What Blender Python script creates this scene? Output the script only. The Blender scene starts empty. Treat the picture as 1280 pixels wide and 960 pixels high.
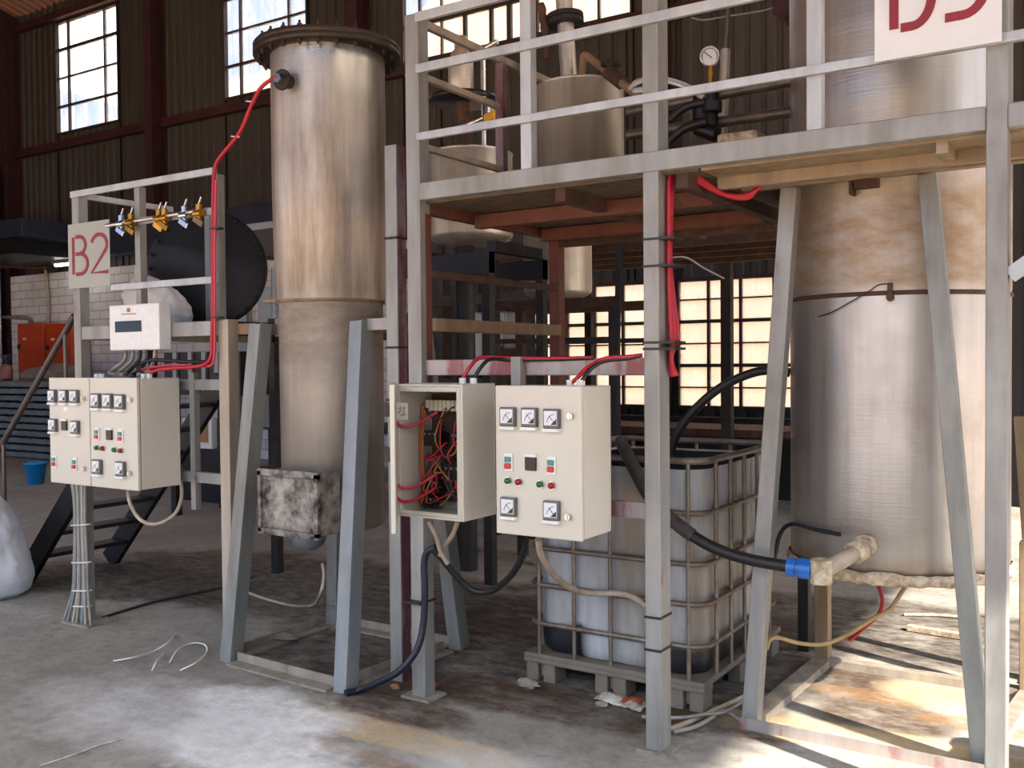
SKY_STRENGTH = 1.0
SUN_STRENGTH = 14.0
EXPOSURE = 0.42
DOOR = (1.2, 11.2); DOORH = 5.0
from mathutils import Vector as _V
SUN_DIR = _V((.90, -.34, .70))
import bpy, math, random
from mathutils import Vector, Matrix
random.seed(7)
SC = bpy.context.scene
COL = SC.collection
V = Vector
PI = math.pi
# ------------------------------------------------------------------ camera
YAW, PITCH, ROLL, F, H = -.5744, .0234, -.0088, 1214.5, 1.65
_f = V((math.sin(YAW)*math.cos(PITCH), math.cos(YAW)*math.cos(PITCH), -math.sin(PITCH)))
_r = V((math.cos(YAW), -math.sin(YAW), 0)); _u = _r.cross(_f)
CR = _r*math.cos(ROLL) + _u*math.sin(ROLL); CU = -_r*math.sin(ROLL) + _u*math.cos(ROLL); CF = _f
EYE = V((0, 0, H))
cam = bpy.data.cameras.new('camera'); camo = bpy.data.objects.new('camera', cam); COL.objects.link(camo)
cam.sensor_width = 36; cam.lens = F/1280*36; cam.clip_end = 500; cam.clip_start = .05
camo.matrix_world = Matrix(((CR.x, CU.x, -CF.x, 0), (CR.y, CU.y, -CF.y, 0), (CR.z, CU.z, -CF.z, H), (0, 0, 0, 1)))
SC.camera = camo
def ray(x, y): return CR*((x-640)/F) - CU*((y-480)/F) + CF
def aty(x, y, Y): d = ray(x, y); return EYE + d*(Y/d.y)
def atx(x, y, X): d = ray(x, y); return EYE + d*(X/d.x)
def atz(x, y, z=0): d = ray(x, y); return EYE + d*((z-H)/d.z)

# ------------------------------------------------------------------ materials
def lin(c):
    if isinstance(c, str):
        c = [int(c[i:i+2], 16)/255 for i in (0, 2, 4)]
    return tuple((x/12.92 if x <= .04045 else ((x+.055)/1.055)**2.4) for x in c) + (1,)
class NT:
    def __init__(s, name):
        s.m = bpy.data.materials.new(name); s.m.use_nodes = True
        s.t = s.m.node_tree; s.n = s.t.nodes; s.b = s.n['Principled BSDF']; s.out = s.n['Material Output']
        s.co = s.n.new('ShaderNodeTexCoord').outputs['Object']
    def link(s, a, b): s.t.links.new(a, b)
    def val(s, sock, v):
        if hasattr(v, 'links'): s.link(v, sock)
        else: sock.default_value = v
    def scale(s, sc, vec=None, loc=(0, 0, 0)):
        m = s.n.new('ShaderNodeMapping'); s.link(vec or s.co, m.inputs[0]); m.inputs['Scale'].default_value = sc; m.inputs['Location'].default_value = loc
        return m.outputs[0]
    def noise(s, sc, det=4, vec=None, rough=.6, dist=0):
        x = s.n.new('ShaderNodeTexNoise'); s.link(vec or s.co, x.inputs['Vector'])
        x.inputs['Scale'].default_value = sc; x.inputs['Detail'].default_value = det; x.inputs['Roughness'].default_value = rough; x.inputs['Distortion'].default_value = dist
        return x.outputs['Fac']
    def ramp(s, fac, stops):
        r = s.n.new('ShaderNodeValToRGB'); s.link(fac, r.inputs[0]); e = r.color_ramp.elements
        while len(e) < len(stops): e.new(.5)
        for k, (p, c) in enumerate(stops):
            e[k].position = p; e[k].color = (c, c, c, 1) if isinstance(c, (int, float)) else (lin(c) if isinstance(c, str) else c)
        return r.outputs[0]
    def mix(s, fac, a, b, mode='MIX'):
        m = s.n.new('ShaderNodeMix'); m.data_type = 'RGBA'; m.blend_type = mode
        s.val(m.inputs[0], fac)
        for i, v in ((6, a), (7, b)):
            s.val(m.inputs[i], lin(v) if isinstance(v, str) else v)
        return m.outputs[2]
    def math(s, op, a, b=0, c=0):
        m = s.n.new('ShaderNodeMath'); m.operation = op
        s.val(m.inputs[0], a); s.val(m.inputs[1], b); s.val(m.inputs[2], c); return m.outputs[0]
    def sep(s, vec=None):
        m = s.n.new('ShaderNodeSeparateXYZ'); s.link(vec or s.co, m.inputs[0]); return m.outputs
    def blob(s, c, r, wob=.35, nsc=2.5, lo=.75, hi=1.05):
        """1 inside an irregular ellipse round c, 0 outside"""
        m = s.n.new('ShaderNodeMapping'); s.link(s.co, m.inputs[0])
        m.inputs['Scale'].default_value = (1/r[0], 1/r[1], 1); m.inputs['Location'].default_value = (-c[0]/r[0], -c[1]/r[1], 0)
        l = s.n.new('ShaderNodeVectorMath'); l.operation = 'LENGTH'; s.link(m.outputs[0], l.inputs[0])
        d = s.math('ADD', l.outputs['Value'], s.math('MULTIPLY', s.math('SUBTRACT', s.noise(nsc, 6), .5), wob*2.4))
        return s.ramp(d, [(min(lo, .98), 1.0), (min(hi, 1.0), 0.0)])
    def bump(s, h, st=.3, d=.01):
        b = s.n.new('ShaderNodeBump'); s.link(h, b.inputs['Height']); b.inputs['Strength'].default_value = st; b.inputs['Distance'].default_value = d
        s.link(b.outputs[0], s.b.inputs['Normal']); return b
    def set(s, col=None, rough=None, metal=None, spec=None):
        if col is not None: s.val(s.b.inputs['Base Color'], lin(col) if isinstance(col, str) else col)
        if rough is not None: s.val(s.b.inputs['Roughness'], rough)
        if metal is not None: s.val(s.b.inputs['Metallic'], metal)
        if spec is not None: s.b.inputs['Specular IOR Level'].default_value = spec
        return s
M = {}
def simple(key, col, rough=.5, metal=0, col2=None, nsc=6, spec=None, bump=0, bsc=60):
    n = NT(key)
    if col2: n.set(n.mix(n.ramp(n.noise(nsc, 6), [(.35, 0.), (.68, 1.)]), col, col2), rough, metal, spec)
    else: n.set(n.mix(n.ramp(n.noise(nsc*4, 3), [(.3, 0.), (.7, .12)]), col, '4a443c'), rough, metal, spec)
    if bump: n.bump(n.noise(bsc, 4), bump, .004)
    M[key] = n.m; return n.m
def paint(key, base, dirt='6f675c', rust='7a4634', primer=None, rustamt=.66, primeramt=.63, rough=.45, metal=.35):
    """worn paint on steel: streaks of dirt, rust, patches of primer"""
    n = NT(key)
    c = n.mix(n.ramp(n.noise(1, 5, n.scale((9, 9, 1.6))), [(.38, 0.), (.75, .75)]), base, dirt)
    if primer: c = n.mix(n.ramp(n.noise(1, 6, n.scale((7, 7, 2.2), loc=(3, 1, 5))), [(primeramt-.05, 0.), (primeramt+.04, .85)]), c, primer)
    c = n.mix(n.ramp(n.noise(5, 8, rough=.7), [(rustamt, 0.), (rustamt+.08, .8)]), c, rust)
    n.set(c, n.ramp(n.noise(14, 4), [(.3, rough-.08), (.7, rough+.18)]), metal)
    n.bump(n.noise(40, 5), .15, .003); M[key] = n.m
def stainless(key, tint='cfccc8', stain='6b4a2e', z0=9, z1=10, z2=11, z3=12, rough=.3, dirt=.4, low=None, metal=.93, vert=False):
    """brushed steel sheet; brown stain between z1 and z2 (fading to z0 / z3)"""
    n = NT(key)
    z = n.sep()[2]
    streak = n.noise(1, 5, n.scale((11, 11, .45)))
    fine = n.noise(1, 3, n.scale((5, 5, 160)))
    c = n.mix(n.ramp(streak, [(.4, 0.), (.72, dirt)]), tint, '8d8378')
    c = n.mix(n.ramp(n.noise(2.3, 7, rough=.65), [(.52, 0.), (.75, dirt*.8)]), c, '7a6a58')
    mr = n.n.new('ShaderNodeMapRange'); n.link(z, mr.inputs[0]); mr.inputs[1].default_value = z0; mr.inputs[2].default_value = z1
    mr2 = n.n.new('ShaderNodeMapRange'); n.link(z, mr2.inputs[0]); mr2.inputs[1].default_value = z3; mr2.inputs[2].default_value = z2
    band = n.math('MULTIPLY', mr.outputs[0], mr2.outputs[0])
    blot = n.ramp(n.noise(1, 7, n.scale((8, 8, .8) if vert else (5, 5, 13)), rough=.7, dist=.2), [(.32, .15), (.68, .85)])
    c = n.mix(n.math('MULTIPLY', band, blot), c, stain)
    if low:
        mr3 = n.n.new('ShaderNodeMapRange'); n.link(z, mr3.inputs[0]); mr3.inputs[1].default_value = low[1]; mr3.inputs[2].default_value = low[0]
        c = n.mix(n.math('MULTIPLY', mr3.outputs[0], n.ramp(n.noise(7, 6), [(.3, .1), (.6, 1.)])), c, low[2])
    r = n.math('ADD', n.ramp(n.noise(3, 6), [(.3, rough-.05), (.75, rough+.2)]), n.math('MULTIPLY', band, .12))
    n.set(c, r, n.math('SUBTRACT', metal, n.math('MULTIPLY', band, .4)))
    h = n.math('ADD', n.math('MULTIPLY', fine, .35), n.math('MULTIPLY', n.noise(2.2, 3), 1.0))
    n.bump(h, .22, .012); M[key] = n.m
stainless('steel_tank_far', 'cbc5be', dirt=.6, rough=.4, metal=.7)
stainless('steel_tank_low', 'a9a39d', '7a6a58', 1.5, 1.75, 1.95, 2.3, rough=.46, dirt=.55, metal=.75)
stainless('steel_tank_slim', 'd6d2cd', '7d6852', 1.9, 2.05, 2.9, 3.5, rough=.27, dirt=.5, vert=True)
stainless('steel_tank_big', 'b9b6b3', '8a6a3c', 1.92, 1.98, 2.3, 2.5, rough=.38, dirt=.5, metal=.88, low=(.70, .82, '8d6a45'))
stainless('steel_bare', 'd8d5d0', dirt=.3, rough=.25)
paint('post_paint', '9c9d9c', '716c66', '7b5340', '7c2f3a', .68, .7)
paint('rail_paint', 'c0c6cc', '8f9194', '7b5340', '8a3a40', .72, .76)
paint('rail_primer', 'b9aca6', '857b76', '7b4a40', '9a4048', .66, .5)
paint('stand_paint', '8f9392', '65625c', '6f4d38', None, .7, rough=.4)
paint('stand_blue', '8d9397', '6f7275', '6f4d38', None, .72, rough=.4)
paint('frame_floor', 'a49d93', '6d6355', '7a5638', None, .6, rough=.6)
paint('beige_paint', '9c8a70', '6f5c45', '5e3d24', None, .62)
paint('red_oxide', '693b2e', '4a2c23', '3a1c14', None, .6, rough=.6, metal=.1)
paint('red_primer_line', 'a8a2a0', '857a78', '6b3a35', '8c4c54', .7, .56)
paint('rust_brown', '4e372c', '33241e', '6a4630', None, .55, rough=.7, metal=.1)
paint('dark_steel', '34312f', '1e1c1b', '4a2f26', None, .66, rough=.55)
paint('crust_beam', '8a7460', '5a4636', '9a7248', None, .55, rough=.85, metal=0)
simple('black_steel', '17171b', .42, .4, '24242a', 5, bump=.05)
simple('maroon_steel', '3a1722', .6, .1, '22101a', 3)
simple('cream_enamel', 'd2cec4', .4, 0, 'c9c4b8', 1.5)
simple('cream_inside', 'd9d2b8', .45)
simple('grey_plate', '8e8a7c', .5)
simple('white_plastic', 'e8eaec', .35)
simple('black_plastic', '141416', .35)
simple('meter_face', 'dfe4ec', .3)
simple('meter_glass_rim', '5a5c5e', .3)
simple('ink', '22252a', .5)
simple('green_button', '0f7a4a', .3); simple('red_button', 'c2262c', .3)
simple('green_jewel', '0d6b32', .15); simple('red_jewel', '8e1522', .15); simple('teal_button', '2a8a86', .3)
simple('chrome', 'c8c8c8', .18, 1)
simple('red_cable', 'b3142f', .38); simple('pink_cable', 'c43a50', .4)
simple('black_rubber', '15151a', .5); simple('blue_black_rubber', '161a2c', .42)
simple('grey_hose', '4c4a48', .7, 0, '343232', 20, bump=.3)
simple('beige_conduit', 'b8aa98', .55, 0, '95887a', 8); simple('grey_conduit', '9b9792', .5, 0, '7c7873', 8)
simple('yellow_conduit', 'b59a70', .55, 0, '9a7c4c', 8); simple('yellow_cable', 'a9782c', .5)
simple('blue_plastic', '1d6fd0', .35, 0, '1a57a0', 12)
simple('blue_bin_plastic', '1c93dc', .4)
simple('brass', 'b98a3a', .35, .9, '8a6226', 10)
simple('yellow_handle', 'e0a828', .4)
simple('white_sack', 'e6ebf4', .6, 0, 'd2d9e6', 3, bump=.25, bsc=14)
simple('dusty_sack', '8f8880', .85, 0, '776f66', 5, bump=.2, bsc=20)
simple('sign_grey', 'a9aca8', .55, 0, '9c9f9b', 3); simple('sign_white', 'e6ebf2', .5, 0, 'd8dde4', 3)
simple('sign_red', '96283a', .55, 0, '7e2834', 14)
simple('orange_enamel', 'c4461c', .4, 0, 'b03c18', 3)
simple('sheet_grey', '8f989e', .45, .3, '737c82', 3)
simple('navy_steel', '27324a', .5, .2, '1e2638', 3)
simple('cardboard', 'a9805a', .8, 0, '94704e', 4)
simple('scrap_white', 'd8d4cc', .7, 0, '8c8478', 18, bump=.3, bsc=30)
simple('scrap_orange', 'c2643c', .6, 0, '5c2c34', 14)
simple('stone', '9c958a', .9, 0, '7a7368', 14, bump=.4, bsc=30)
simple('crusted', 'd2c5ae', .8, 0, '8f7a60', 30, bump=.6, bsc=70)
simple('burnt', 'a8a198', .8, 0, '141313', 13, bump=.8, bsc=40)
simple('lcd_glass', '10241c', .15)
simple('pink_bottle', 'a06a66', .5); simple('teal_dark', '1d3a4c', .4)
simple('pallet_plastic', '7b7268', .8, 0, '6c645a', 8, bump=.2)
simple('cage_steel', '8d857d', .5, .6, '6c5c50', 9)
def ibc_plastic():
    n = NT('ibc_plastic'); o = n.sep()
    c = n.mix(n.ramp(n.noise(1, 5, n.scale((5, 5, .8))), [(.32, 0.), (.64, .95)]), 'bcc5d0', '8a8175')
    d = n.math('ADD', o[2], n.math('MULTIPLY', n.math('SUBTRACT', n.noise(1, 4, n.scale((2.4, 2.4, .3))), .5), .25))
    side = n.math('ABSOLUTE', n.math('SUBTRACT', o[0], .02))
    c = n.mix(n.math('MULTIPLY', n.ramp(d, [(.27, 1.), (.30, 0.)]), n.ramp(side, [(.14, 0.), (.2, 1.)])), c, '1d1f27')
    c = n.mix(n.math('MULTIPLY', n.ramp(o[1], [(.2, 0.), (.6, .85)]), n.ramp(n.noise(6, 5), [(.3, .2), (.7, 1.)])), c, 'a08462')
    c = n.mix(n.ramp(n.math('ADD', o[2], n.math('MULTIPLY', n.noise(8, 4), .08)), [(1.04, 0.), (1.12, .8)]), c, '5a554e')
    n.set(c, .42); n.b.inputs['Subsurface Weight'].default_value = .12; n.b.inputs['Subsurface Radius'].default_value = (.05, .05, .06)
    M['ibc_plastic'] = n.m
ibc_plastic()
def corrugated():
    n = NT('dark_cladding')
    n.set(n.mix(n.ramp(n.noise(1, 5, n.scale((2, 2, .4))), [(.3, 0.), (.75, 1.)]), '3d3c3d', '2b2a2d'), .6, .1); M['dark_cladding'] = n.m
    n = NT('roof_sheet'); n.set(n.mix(n.noise(1.2, 4), 'b48c7c', '8a6a60'), .5, .3); M['roof_sheet'] = n.m
    n = NT('white_brick')
    b = n.n.new('ShaderNodeTexBrick'); n.link(n.scale((1, 1, 1)), b.inputs['Vector'])
    m = n.n.new('ShaderNodeCombineXYZ'); o = n.sep(); n.link(n.math('ADD', o[0], o[1]), m.inputs[0]); n.link(o[2], m.inputs[1]); n.link(m.outputs[0], b.inputs['Vector'])
    b.inputs['Scale'].default_value = 1; b.inputs['Brick Width'].default_value = .46; b.inputs['Row Height'].default_value = .17; b.inputs['Mortar Size'].default_value = .012
    b.inputs['Color1'].default_value = lin('dde0e4'); b.inputs['Color2'].default_value = lin('cdd0d6'); b.inputs['Mortar'].default_value = lin('a8a9ad')
    n.set(n.mix(n.ramp(n.noise(1.5, 6), [(.5, 0.), (.75, .5)]), b.outputs[0], '9c968c'), .8); n.bump(b.outputs['Fac'], -.4, .01); M['white_brick'] = n.m
    n = NT('red_brick_wall')
    n.set(n.mix(n.ramp(n.noise(.9, 6), [(.35, 0.), (.7, 1.)]), 'd6b196', 'c8a184'), .9); M['red_brick_wall'] = n.m
    n = NT('yard_ground'); n.set(n.mix(n.noise(.6, 6), 'd8b48c', 'b8946c'), .95); M['yard_ground'] = n.m
corrugated()
def pane():
    n = NT('dirty_pane')
    tr = n.n.new('ShaderNodeBsdfTransparent'); tl = n.n.new('ShaderNodeBsdfTranslucent'); df = n.n.new('ShaderNodeBsdfGlossy')
    tl.inputs[0].default_value = lin('eef2f6'); tr.inputs[0].default_value = lin('e6ecf2'); df.inputs['Roughness'].default_value = .15
    a = n.n.new('ShaderNodeMixShader'); n.link(n.ramp(n.noise(1, 4, n.scale((2.5, 2.5, 1.2))), [(.35, .12), (.7, .45)]), a.inputs[0]); n.link(tr.outputs[0], a.inputs[1]); n.link(tl.outputs[0], a.inputs[2])
    b = n.n.new('ShaderNodeMixShader'); b.inputs[0].default_value = .05; n.link(a.outputs[0], b.inputs[1]); n.link(df.outputs[0], b.inputs[2])
    n.link(b.outputs[0], n.out.inputs[0]); M['dirty_pane'] = n.m
    n = NT('frosted_fill_pane'); tl = n.n.new('ShaderNodeBsdfTranslucent'); tl.inputs[0].default_value = lin('f2f2ee'); n.link(tl.outputs[0], n.out.inputs[0]); M['frosted_fill_pane'] = n.m  # frosted sheet of the added clerestory, spreads sun as fill from the right
    n = NT('clear_hose'); n.set('dfe6ee', .15); n.b.inputs['Transmission Weight'].default_value = .6; M['clear_hose'] = n.m
    n = NT('tube_light'); n.b.inputs['Emission Color'].default_value = (1, .97, .93, 1); n.b.inputs['Emission Strength'].default_value = 8; M['tube_light'] = n.m
pane()
def floor_mat():
    n = NT('concrete_floor')
    big = n.noise(.55, 6); mid = n.noise(3.2, 8, rough=.7)
    c = n.mix(n.ramp(mid, [(.32, 0.), (.7, 1.)]), '8a8883', 'b4b2ae')
    c = n.mix(n.ramp(big, [(.4, 0.), (.7, .5)]), c, '77716a')
    c = n.mix(n.ramp(n.noise(14, 8, rough=.75), [(.48, 0.), (.75, .6)]), c, '544d45')
    brk = n.ramp(n.noise(7, 9, n.scale((1, 1.8, 1)), rough=.75), [(.3, .25), (.62, 1.)])
    def lay(c, col, amt, *bs, **k):
        for b in bs: c = n.mix(n.math('MULTIPLY', n.math('MULTIPLY', n.blob(*b, **k), amt), brk), c, col)
        return c
    # dark brown ground below the vessels and behind
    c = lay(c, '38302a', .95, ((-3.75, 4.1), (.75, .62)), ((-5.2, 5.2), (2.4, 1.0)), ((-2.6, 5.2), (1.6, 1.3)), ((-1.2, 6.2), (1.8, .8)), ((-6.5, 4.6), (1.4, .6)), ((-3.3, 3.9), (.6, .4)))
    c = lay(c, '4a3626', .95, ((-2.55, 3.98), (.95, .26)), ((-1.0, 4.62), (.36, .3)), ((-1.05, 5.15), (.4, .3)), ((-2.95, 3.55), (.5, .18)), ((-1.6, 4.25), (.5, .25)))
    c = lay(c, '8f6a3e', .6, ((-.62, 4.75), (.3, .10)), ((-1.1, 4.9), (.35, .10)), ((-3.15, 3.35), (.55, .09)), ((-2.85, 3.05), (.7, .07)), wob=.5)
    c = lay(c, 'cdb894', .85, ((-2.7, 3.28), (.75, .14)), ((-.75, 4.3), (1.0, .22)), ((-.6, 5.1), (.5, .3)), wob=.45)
    # white powder spill
    keep = brk; brk = n.ramp(n.noise(9, 9, rough=.7), [(.3, .4), (.6, 1.)])
    c = lay(c, 'f0f2f6', .95, ((-3.5, 3.22), (.62, .26)), ((-3.2, 2.85), (.65, .34)), ((-2.55, 2.75), (.6, .22)), wob=.5, nsc=4, lo=.6)
    c = lay(c, 'd4d6da', .75, ((-3.9, 2.9), (1.0, .45)), ((-2.2, 3.2), (.5, .25)), wob=.5, nsc=5, lo=.4)
    c = n.mix(n.ramp(n.noise(1, 8, n.scale((2.2, 5, 1)), rough=.75), [(.6, 0.), (.78, .5)]), c, 'd2cec6')
    n.set(c, n.ramp(mid, [(.3, .55), (.7, .85)]), 0, .3)
    n.bump(n.math('ADD', mid, n.math('MULTIPLY', n.noise(28, 6), .5)), .35, .02); M['concrete_floor'] = n.m
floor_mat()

# ------------------------------------------------------------------ mesh builder
class MB:
    def __init__(s): s.v = []; s.f = []; s.s = []
    def add(s, vs, fs, sm=False):
        o = len(s.v); s.v += [V(v) for v in vs]; s.f += [tuple(i+o for i in f) for f in fs]; s.s += [sm]*len(fs); return s
    def hexa(s, p): return s.add(p, [(0, 3, 2, 1), (4, 5, 6, 7), (0, 1, 5, 4), (1, 2, 6, 5), (2, 3, 7, 6), (3, 0, 4, 7)])
    def box(s, x0, x1, y0, y1, z0, z1):
        return s.hexa([(x0, y0, z0), (x1, y0, z0), (x1, y1, z0), (x0, y1, z0), (x0, y0, z1), (x1, y0, z1), (x1, y1, z1), (x0, y1, z1)])
    def obox(s, c, a, b, d):
        c, a, b, d = V(c), V(a), V(b), V(d)
        return s.hexa([c-a-b-d, c+a-b-d, c+a+b-d, c-a+b-d, c-a-b+d, c+a-b+d, c+a+b+d, c-a+b+d])
    def bar(s, p0, p1, w, h, up=(0, 0, 1)):
        p0, p1 = V(p0), V(p1); d = (p1-p0).normalized(); up = V(up)
        sd = d.cross(up)
        if sd.length < 1e-4: sd = d.cross(V((0, 1, 0)))
        sd.normalize(); u = sd.cross(d).normalized()
        return s.obox((p0+p1)/2, (p1-p0)/2, sd*(w/2), u*(h/2))
    def angle(s, p0, p1, w, t, u, v):
        """angle iron whose corner runs p0-p1, flanges along u and v"""
        p0, p1, u, v = V(p0), V(p1), V(u).normalized(), V(v).normalized(); m = (p0+p1)/2; h = (p1-p0)/2
        s.obox(m+u*(w/2)+v*(t/2), h, u*(w/2), v*(t/2)); return s.obox(m+v*(w/2+t/2)+u*(t/2), h, u*(t/2), v*(w/2-t/2))
    def tube(s, pts, r, n=10, smooth=0, cap=True, ring=None):
        pts = [V(p) for p in pts]
        if smooth:
            q = []; P = [pts[0]*2-pts[1]] + pts + [pts[-1]*2-pts[-2]]
            for i in range(1, len(P)-2):
                for k in range(smooth):
                    t = k/smooth; a, b, c, d = P[i-1:i+3]
                    q.append(.5*((2*b)+(c-a)*t+(2*a-5*b+4*c-d)*t*t+(3*b-3*c+d-a)*t**3))
            pts = q+[pts[-1]]
        nv = None; rings = []
        for i, p in enumerate(pts):
            d = (pts[min(i+1, len(pts)-1)]-pts[max(i-1, 0)]).normalized()
            if nv is None: nv = d.orthogonal().normalized()
            nv = (nv-d*nv.dot(d)); nv = nv.normalized() if nv.length > 1e-5 else d.orthogonal().normalized()
            b = d.cross(nv); rr = r if not ring else r*(1+ring*(i % 2))
            rings.append([p+(nv*math.cos(2*PI*k/n)+b*math.sin(2*PI*k/n))*rr for k in range(n)])
        vs = [v for R in rings for v in R]; m = len(rings)
        fs = [(i*n+k, i*n+(k+1) % n, (i+1)*n+(k+1) % n, (i+1)*n+k) for i in range(m-1) for k in range(n)]
        s.add(vs, fs, True)
        if cap: s.add(rings[0], [tuple(range(n))[::-1]]); s.add(rings[-1], [tuple(range(n))])
        return s
    def cyl(s, p0, p1, r, n=16, r1=None):
        p0, p1 = V(p0), V(p1); d = (p1-p0).normalized(); a = d.orthogonal().normalized(); b = d.cross(a); r1 = r if r1 is None else r1
        A = [p0+(a*math.cos(2*PI*k/n)+b*math.sin(2*PI*k/n))*r for k in range(n)]; B = [p1+(a*math.cos(2*PI*k/n)+b*math.sin(2*PI*k/n))*r1 for k in range(n)]
        s.add(A+B, [(k, (k+1) % n, n+(k+1) % n, n+k) for k in range(n)], True)
        return s.add(A, [tuple(range(n))[::-1]]).add(B, [tuple(range(n))])
    def lathe(s, prof, c, n=64, ax=None):
        c = V(c); ax = ax or Matrix.Identity(3); vs = []; m = len(prof)
        for r, z in prof:
            for k in range(n): vs.append(c+ax @ V((r*math.cos(2*PI*k/n), r*math.sin(2*PI*k/n), z)))
        return s.add(vs, [(i*n+k, i*n+(k+1) % n, (i+1)*n+(k+1) % n, (i+1)*n+k) for i in range(m-1) for k in range(n)], True)
    def prism(s, pts, o, ux, uy, t):
        """flat outline (list of 2-D points) at o in the plane ux, uy, thickness along uz"""
        o, ux, uy = V(o), V(ux), V(uy); uz = ux.cross(uy).normalized()*t; n = len(pts)
        A = [o+ux*p[0]+uy*p[1] for p in pts]; B = [a+uz for a in A]
        return s.add(A, [tuple(range(n))[::-1]]).add(B, [tuple(range(n))]).add(A+B, [(k, (k+1) % n, n+(k+1) % n, n+k) for k in range(n)])
    def stroke(s, pts, w, o, ux, uy, t=.002):
        """a painted stroke of width w along 2-D points"""
        o, ux, uy = V(o), V(ux), V(uy); uz = ux.cross(uy).normalized()*t; L = []; R = []
        for i, p in enumerate(pts):
            a = pts[max(i-1, 0)]; b = pts[min(i+1, len(pts)-1)]; dx, dy = b[0]-a[0], b[1]-a[1]; l = math.hypot(dx, dy) or 1
            nx, ny = -dy/l*w/2, dx/l*w/2; L.append(o+ux*(p[0]+nx)+uy*(p[1]+ny)); R.append(o+ux*(p[0]-nx)+uy*(p[1]-ny))
        n = len(pts)
        for i in range(n-1):
            q = [R[i], R[i+1], L[i+1], L[i]]; s.hexa(q+[x+uz for x in q])
        return s
OFF = {}
def obj(name, mb, mat, parent=None, bevel=0, smooth_bevel=2):
    off = OFF.get(parent.name, V()) if parent else V()
    me = bpy.data.meshes.new(name); me.from_pydata([v-off for v in mb.v], [], mb.f)
    me.polygons.foreach_set('use_smooth', mb.s); me.materials.append(M[mat] if isinstance(mat, str) else mat); me.update()
    o = bpy.data.objects.new(name, me); COL.objects.link(o)
    if parent: o.parent = parent; OFF[o.name] = off
    if bevel:
        b = o.modifiers.new('bevel', 'BEVEL'); b.width = bevel; b.segments = smooth_bevel; b.limit_method = 'ANGLE'; b.angle_limit = .6
        b.harden_normals = False
    return o
def thing(name, label, cat, loc=(0, 0, 0), group=None):
    o = bpy.data.objects.new(name, None); COL.objects.link(o); o.location = loc; OFF[o.name] = V(loc); o.empty_display_size = .1
    o['label'] = label; o['category'] = cat
    if group: o['group'] = group
    return o
def tag(o, label, cat, group=None, kind=None):
    o['label'] = label; o['category'] = cat
    if group: o['group'] = group
    if kind: o['kind'] = kind
    # give one-mesh things an origin at their own base
    if o.type == 'MESH' and o.parent is None:
        c = [v.co for v in o.data.vertices]
        p = V(((min(v.x for v in c)+max(v.x for v in c))/2, (min(v.y for v in c)+max(v.y for v in c))/2, min(v.z for v in c)))
        o.data.transform(Matrix.Translation(-p)); o.location = p; OFF[o.name] = p
    return o
def struct(name, mb, mat, parent=None, bevel=0):
    o = obj(name, mb, mat, parent, bevel)
    if not parent: o['kind'] = 'structure'
    return o
def copy_tree(o, parent=None):
    c = o.copy(); COL.objects.link(c); OFF[c.name] = OFF.get(o.name, V())
    if parent: c.parent = parent
    for ch in o.children: copy_tree(ch, c)
    return c
def arc(cx, cy, rx, ry, a0, a1, n=14): return [(cx+rx*math.cos(math.radians(a0+(a1-a0)*i/n)), cy+ry*math.sin(math.radians(a0+(a1-a0)*i/n))) for i in range(n+1)]
X_, Y_, Z_ = V((1, 0, 0)), V((0, 1, 0)), V((0, 0, 1))
paint('beige_rail', 'b4aa9d', '857a6c', '7b4a36', '8a4a44', .64, .7)
paint('maroon_primer', '8a7a7e', '5a4048', '5a3028', '62303c', .66, .5)
paint('deck_under', '6a5a4a', '43382e', '7a5030', None, .55, rough=.6, metal=.3)
paint('dark_pipe', '6b625e', '4a423f', '5a4034', None, .66, rough=.4, metal=.6)
paint('dark_flange', '40352f', '241d1a', '5e4232', None, .58, rough=.45, metal=.5)
# ------------------------------------------------------------------ light
w = bpy.data.worlds.new('sky'); SC.world = w; w.use_nodes = True; nt = w.node_tree
bg = nt.nodes['Background']
tc = nt.nodes.new('ShaderNodeTexCoord'); mp = nt.nodes.new('ShaderNodeMapping'); mp.inputs['Scale'].default_value = (2.2, 2.2, 5.5); mp.inputs['Location'].default_value = (.3, 0, .4)
nz = nt.nodes.new('ShaderNodeTexNoise'); nz.inputs['Scale'].default_value = 1.5; nz.inputs['Detail'].default_value = 8; nz.inputs['Roughness'].default_value = .55
sp = nt.nodes.new('ShaderNodeSeparateXYZ'); nt.links.new(tc.outputs['Generated'], sp.inputs[0])
ad = nt.nodes.new('ShaderNodeMath'); ad.operation = 'MULTIPLY_ADD'; ad.inputs[1].default_value = 1.6; nt.links.new(sp.outputs[2], ad.inputs[0])
rp = nt.nodes.new('ShaderNodeValToRGB'); rp.color_ramp.elements[0].position = .98; rp.color_ramp.elements[1].position = 1.16
mx = nt.nodes.new('ShaderNodeMix'); mx.data_type = 'RGBA'
nt.links.new(tc.outputs['Generated'], mp.inputs[0]); nt.links.new(mp.outputs[0], nz.inputs['Vector']); nt.links.new(nz.outputs['Fac'], ad.inputs[2]); nt.links.new(ad.outputs[0], rp.inputs[0])
nt.links.new(rp.outputs[0], mx.inputs[0]); mx.inputs[6].default_value = (.50, .70, 1.08, 1); mx.inputs[7].default_value = (3.3, 3.45, 3.7, 1)
nt.links.new(mx.outputs[2], bg.inputs[0]); bg.inputs[1].default_value = SKY_STRENGTH
sl = bpy.data.lights.new('sun', 'SUN'); so = bpy.data.objects.new('sun', sl); COL.objects.link(so)
sl.energy = SUN_STRENGTH; sl.color = (1, .88, .73); sl.angle = math.radians(.9)
az = SUN_DIR.normalized(); so.rotation_euler = az.to_track_quat('Z', 'Y').to_euler(); so.location = (6, 0, 12)
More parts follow.
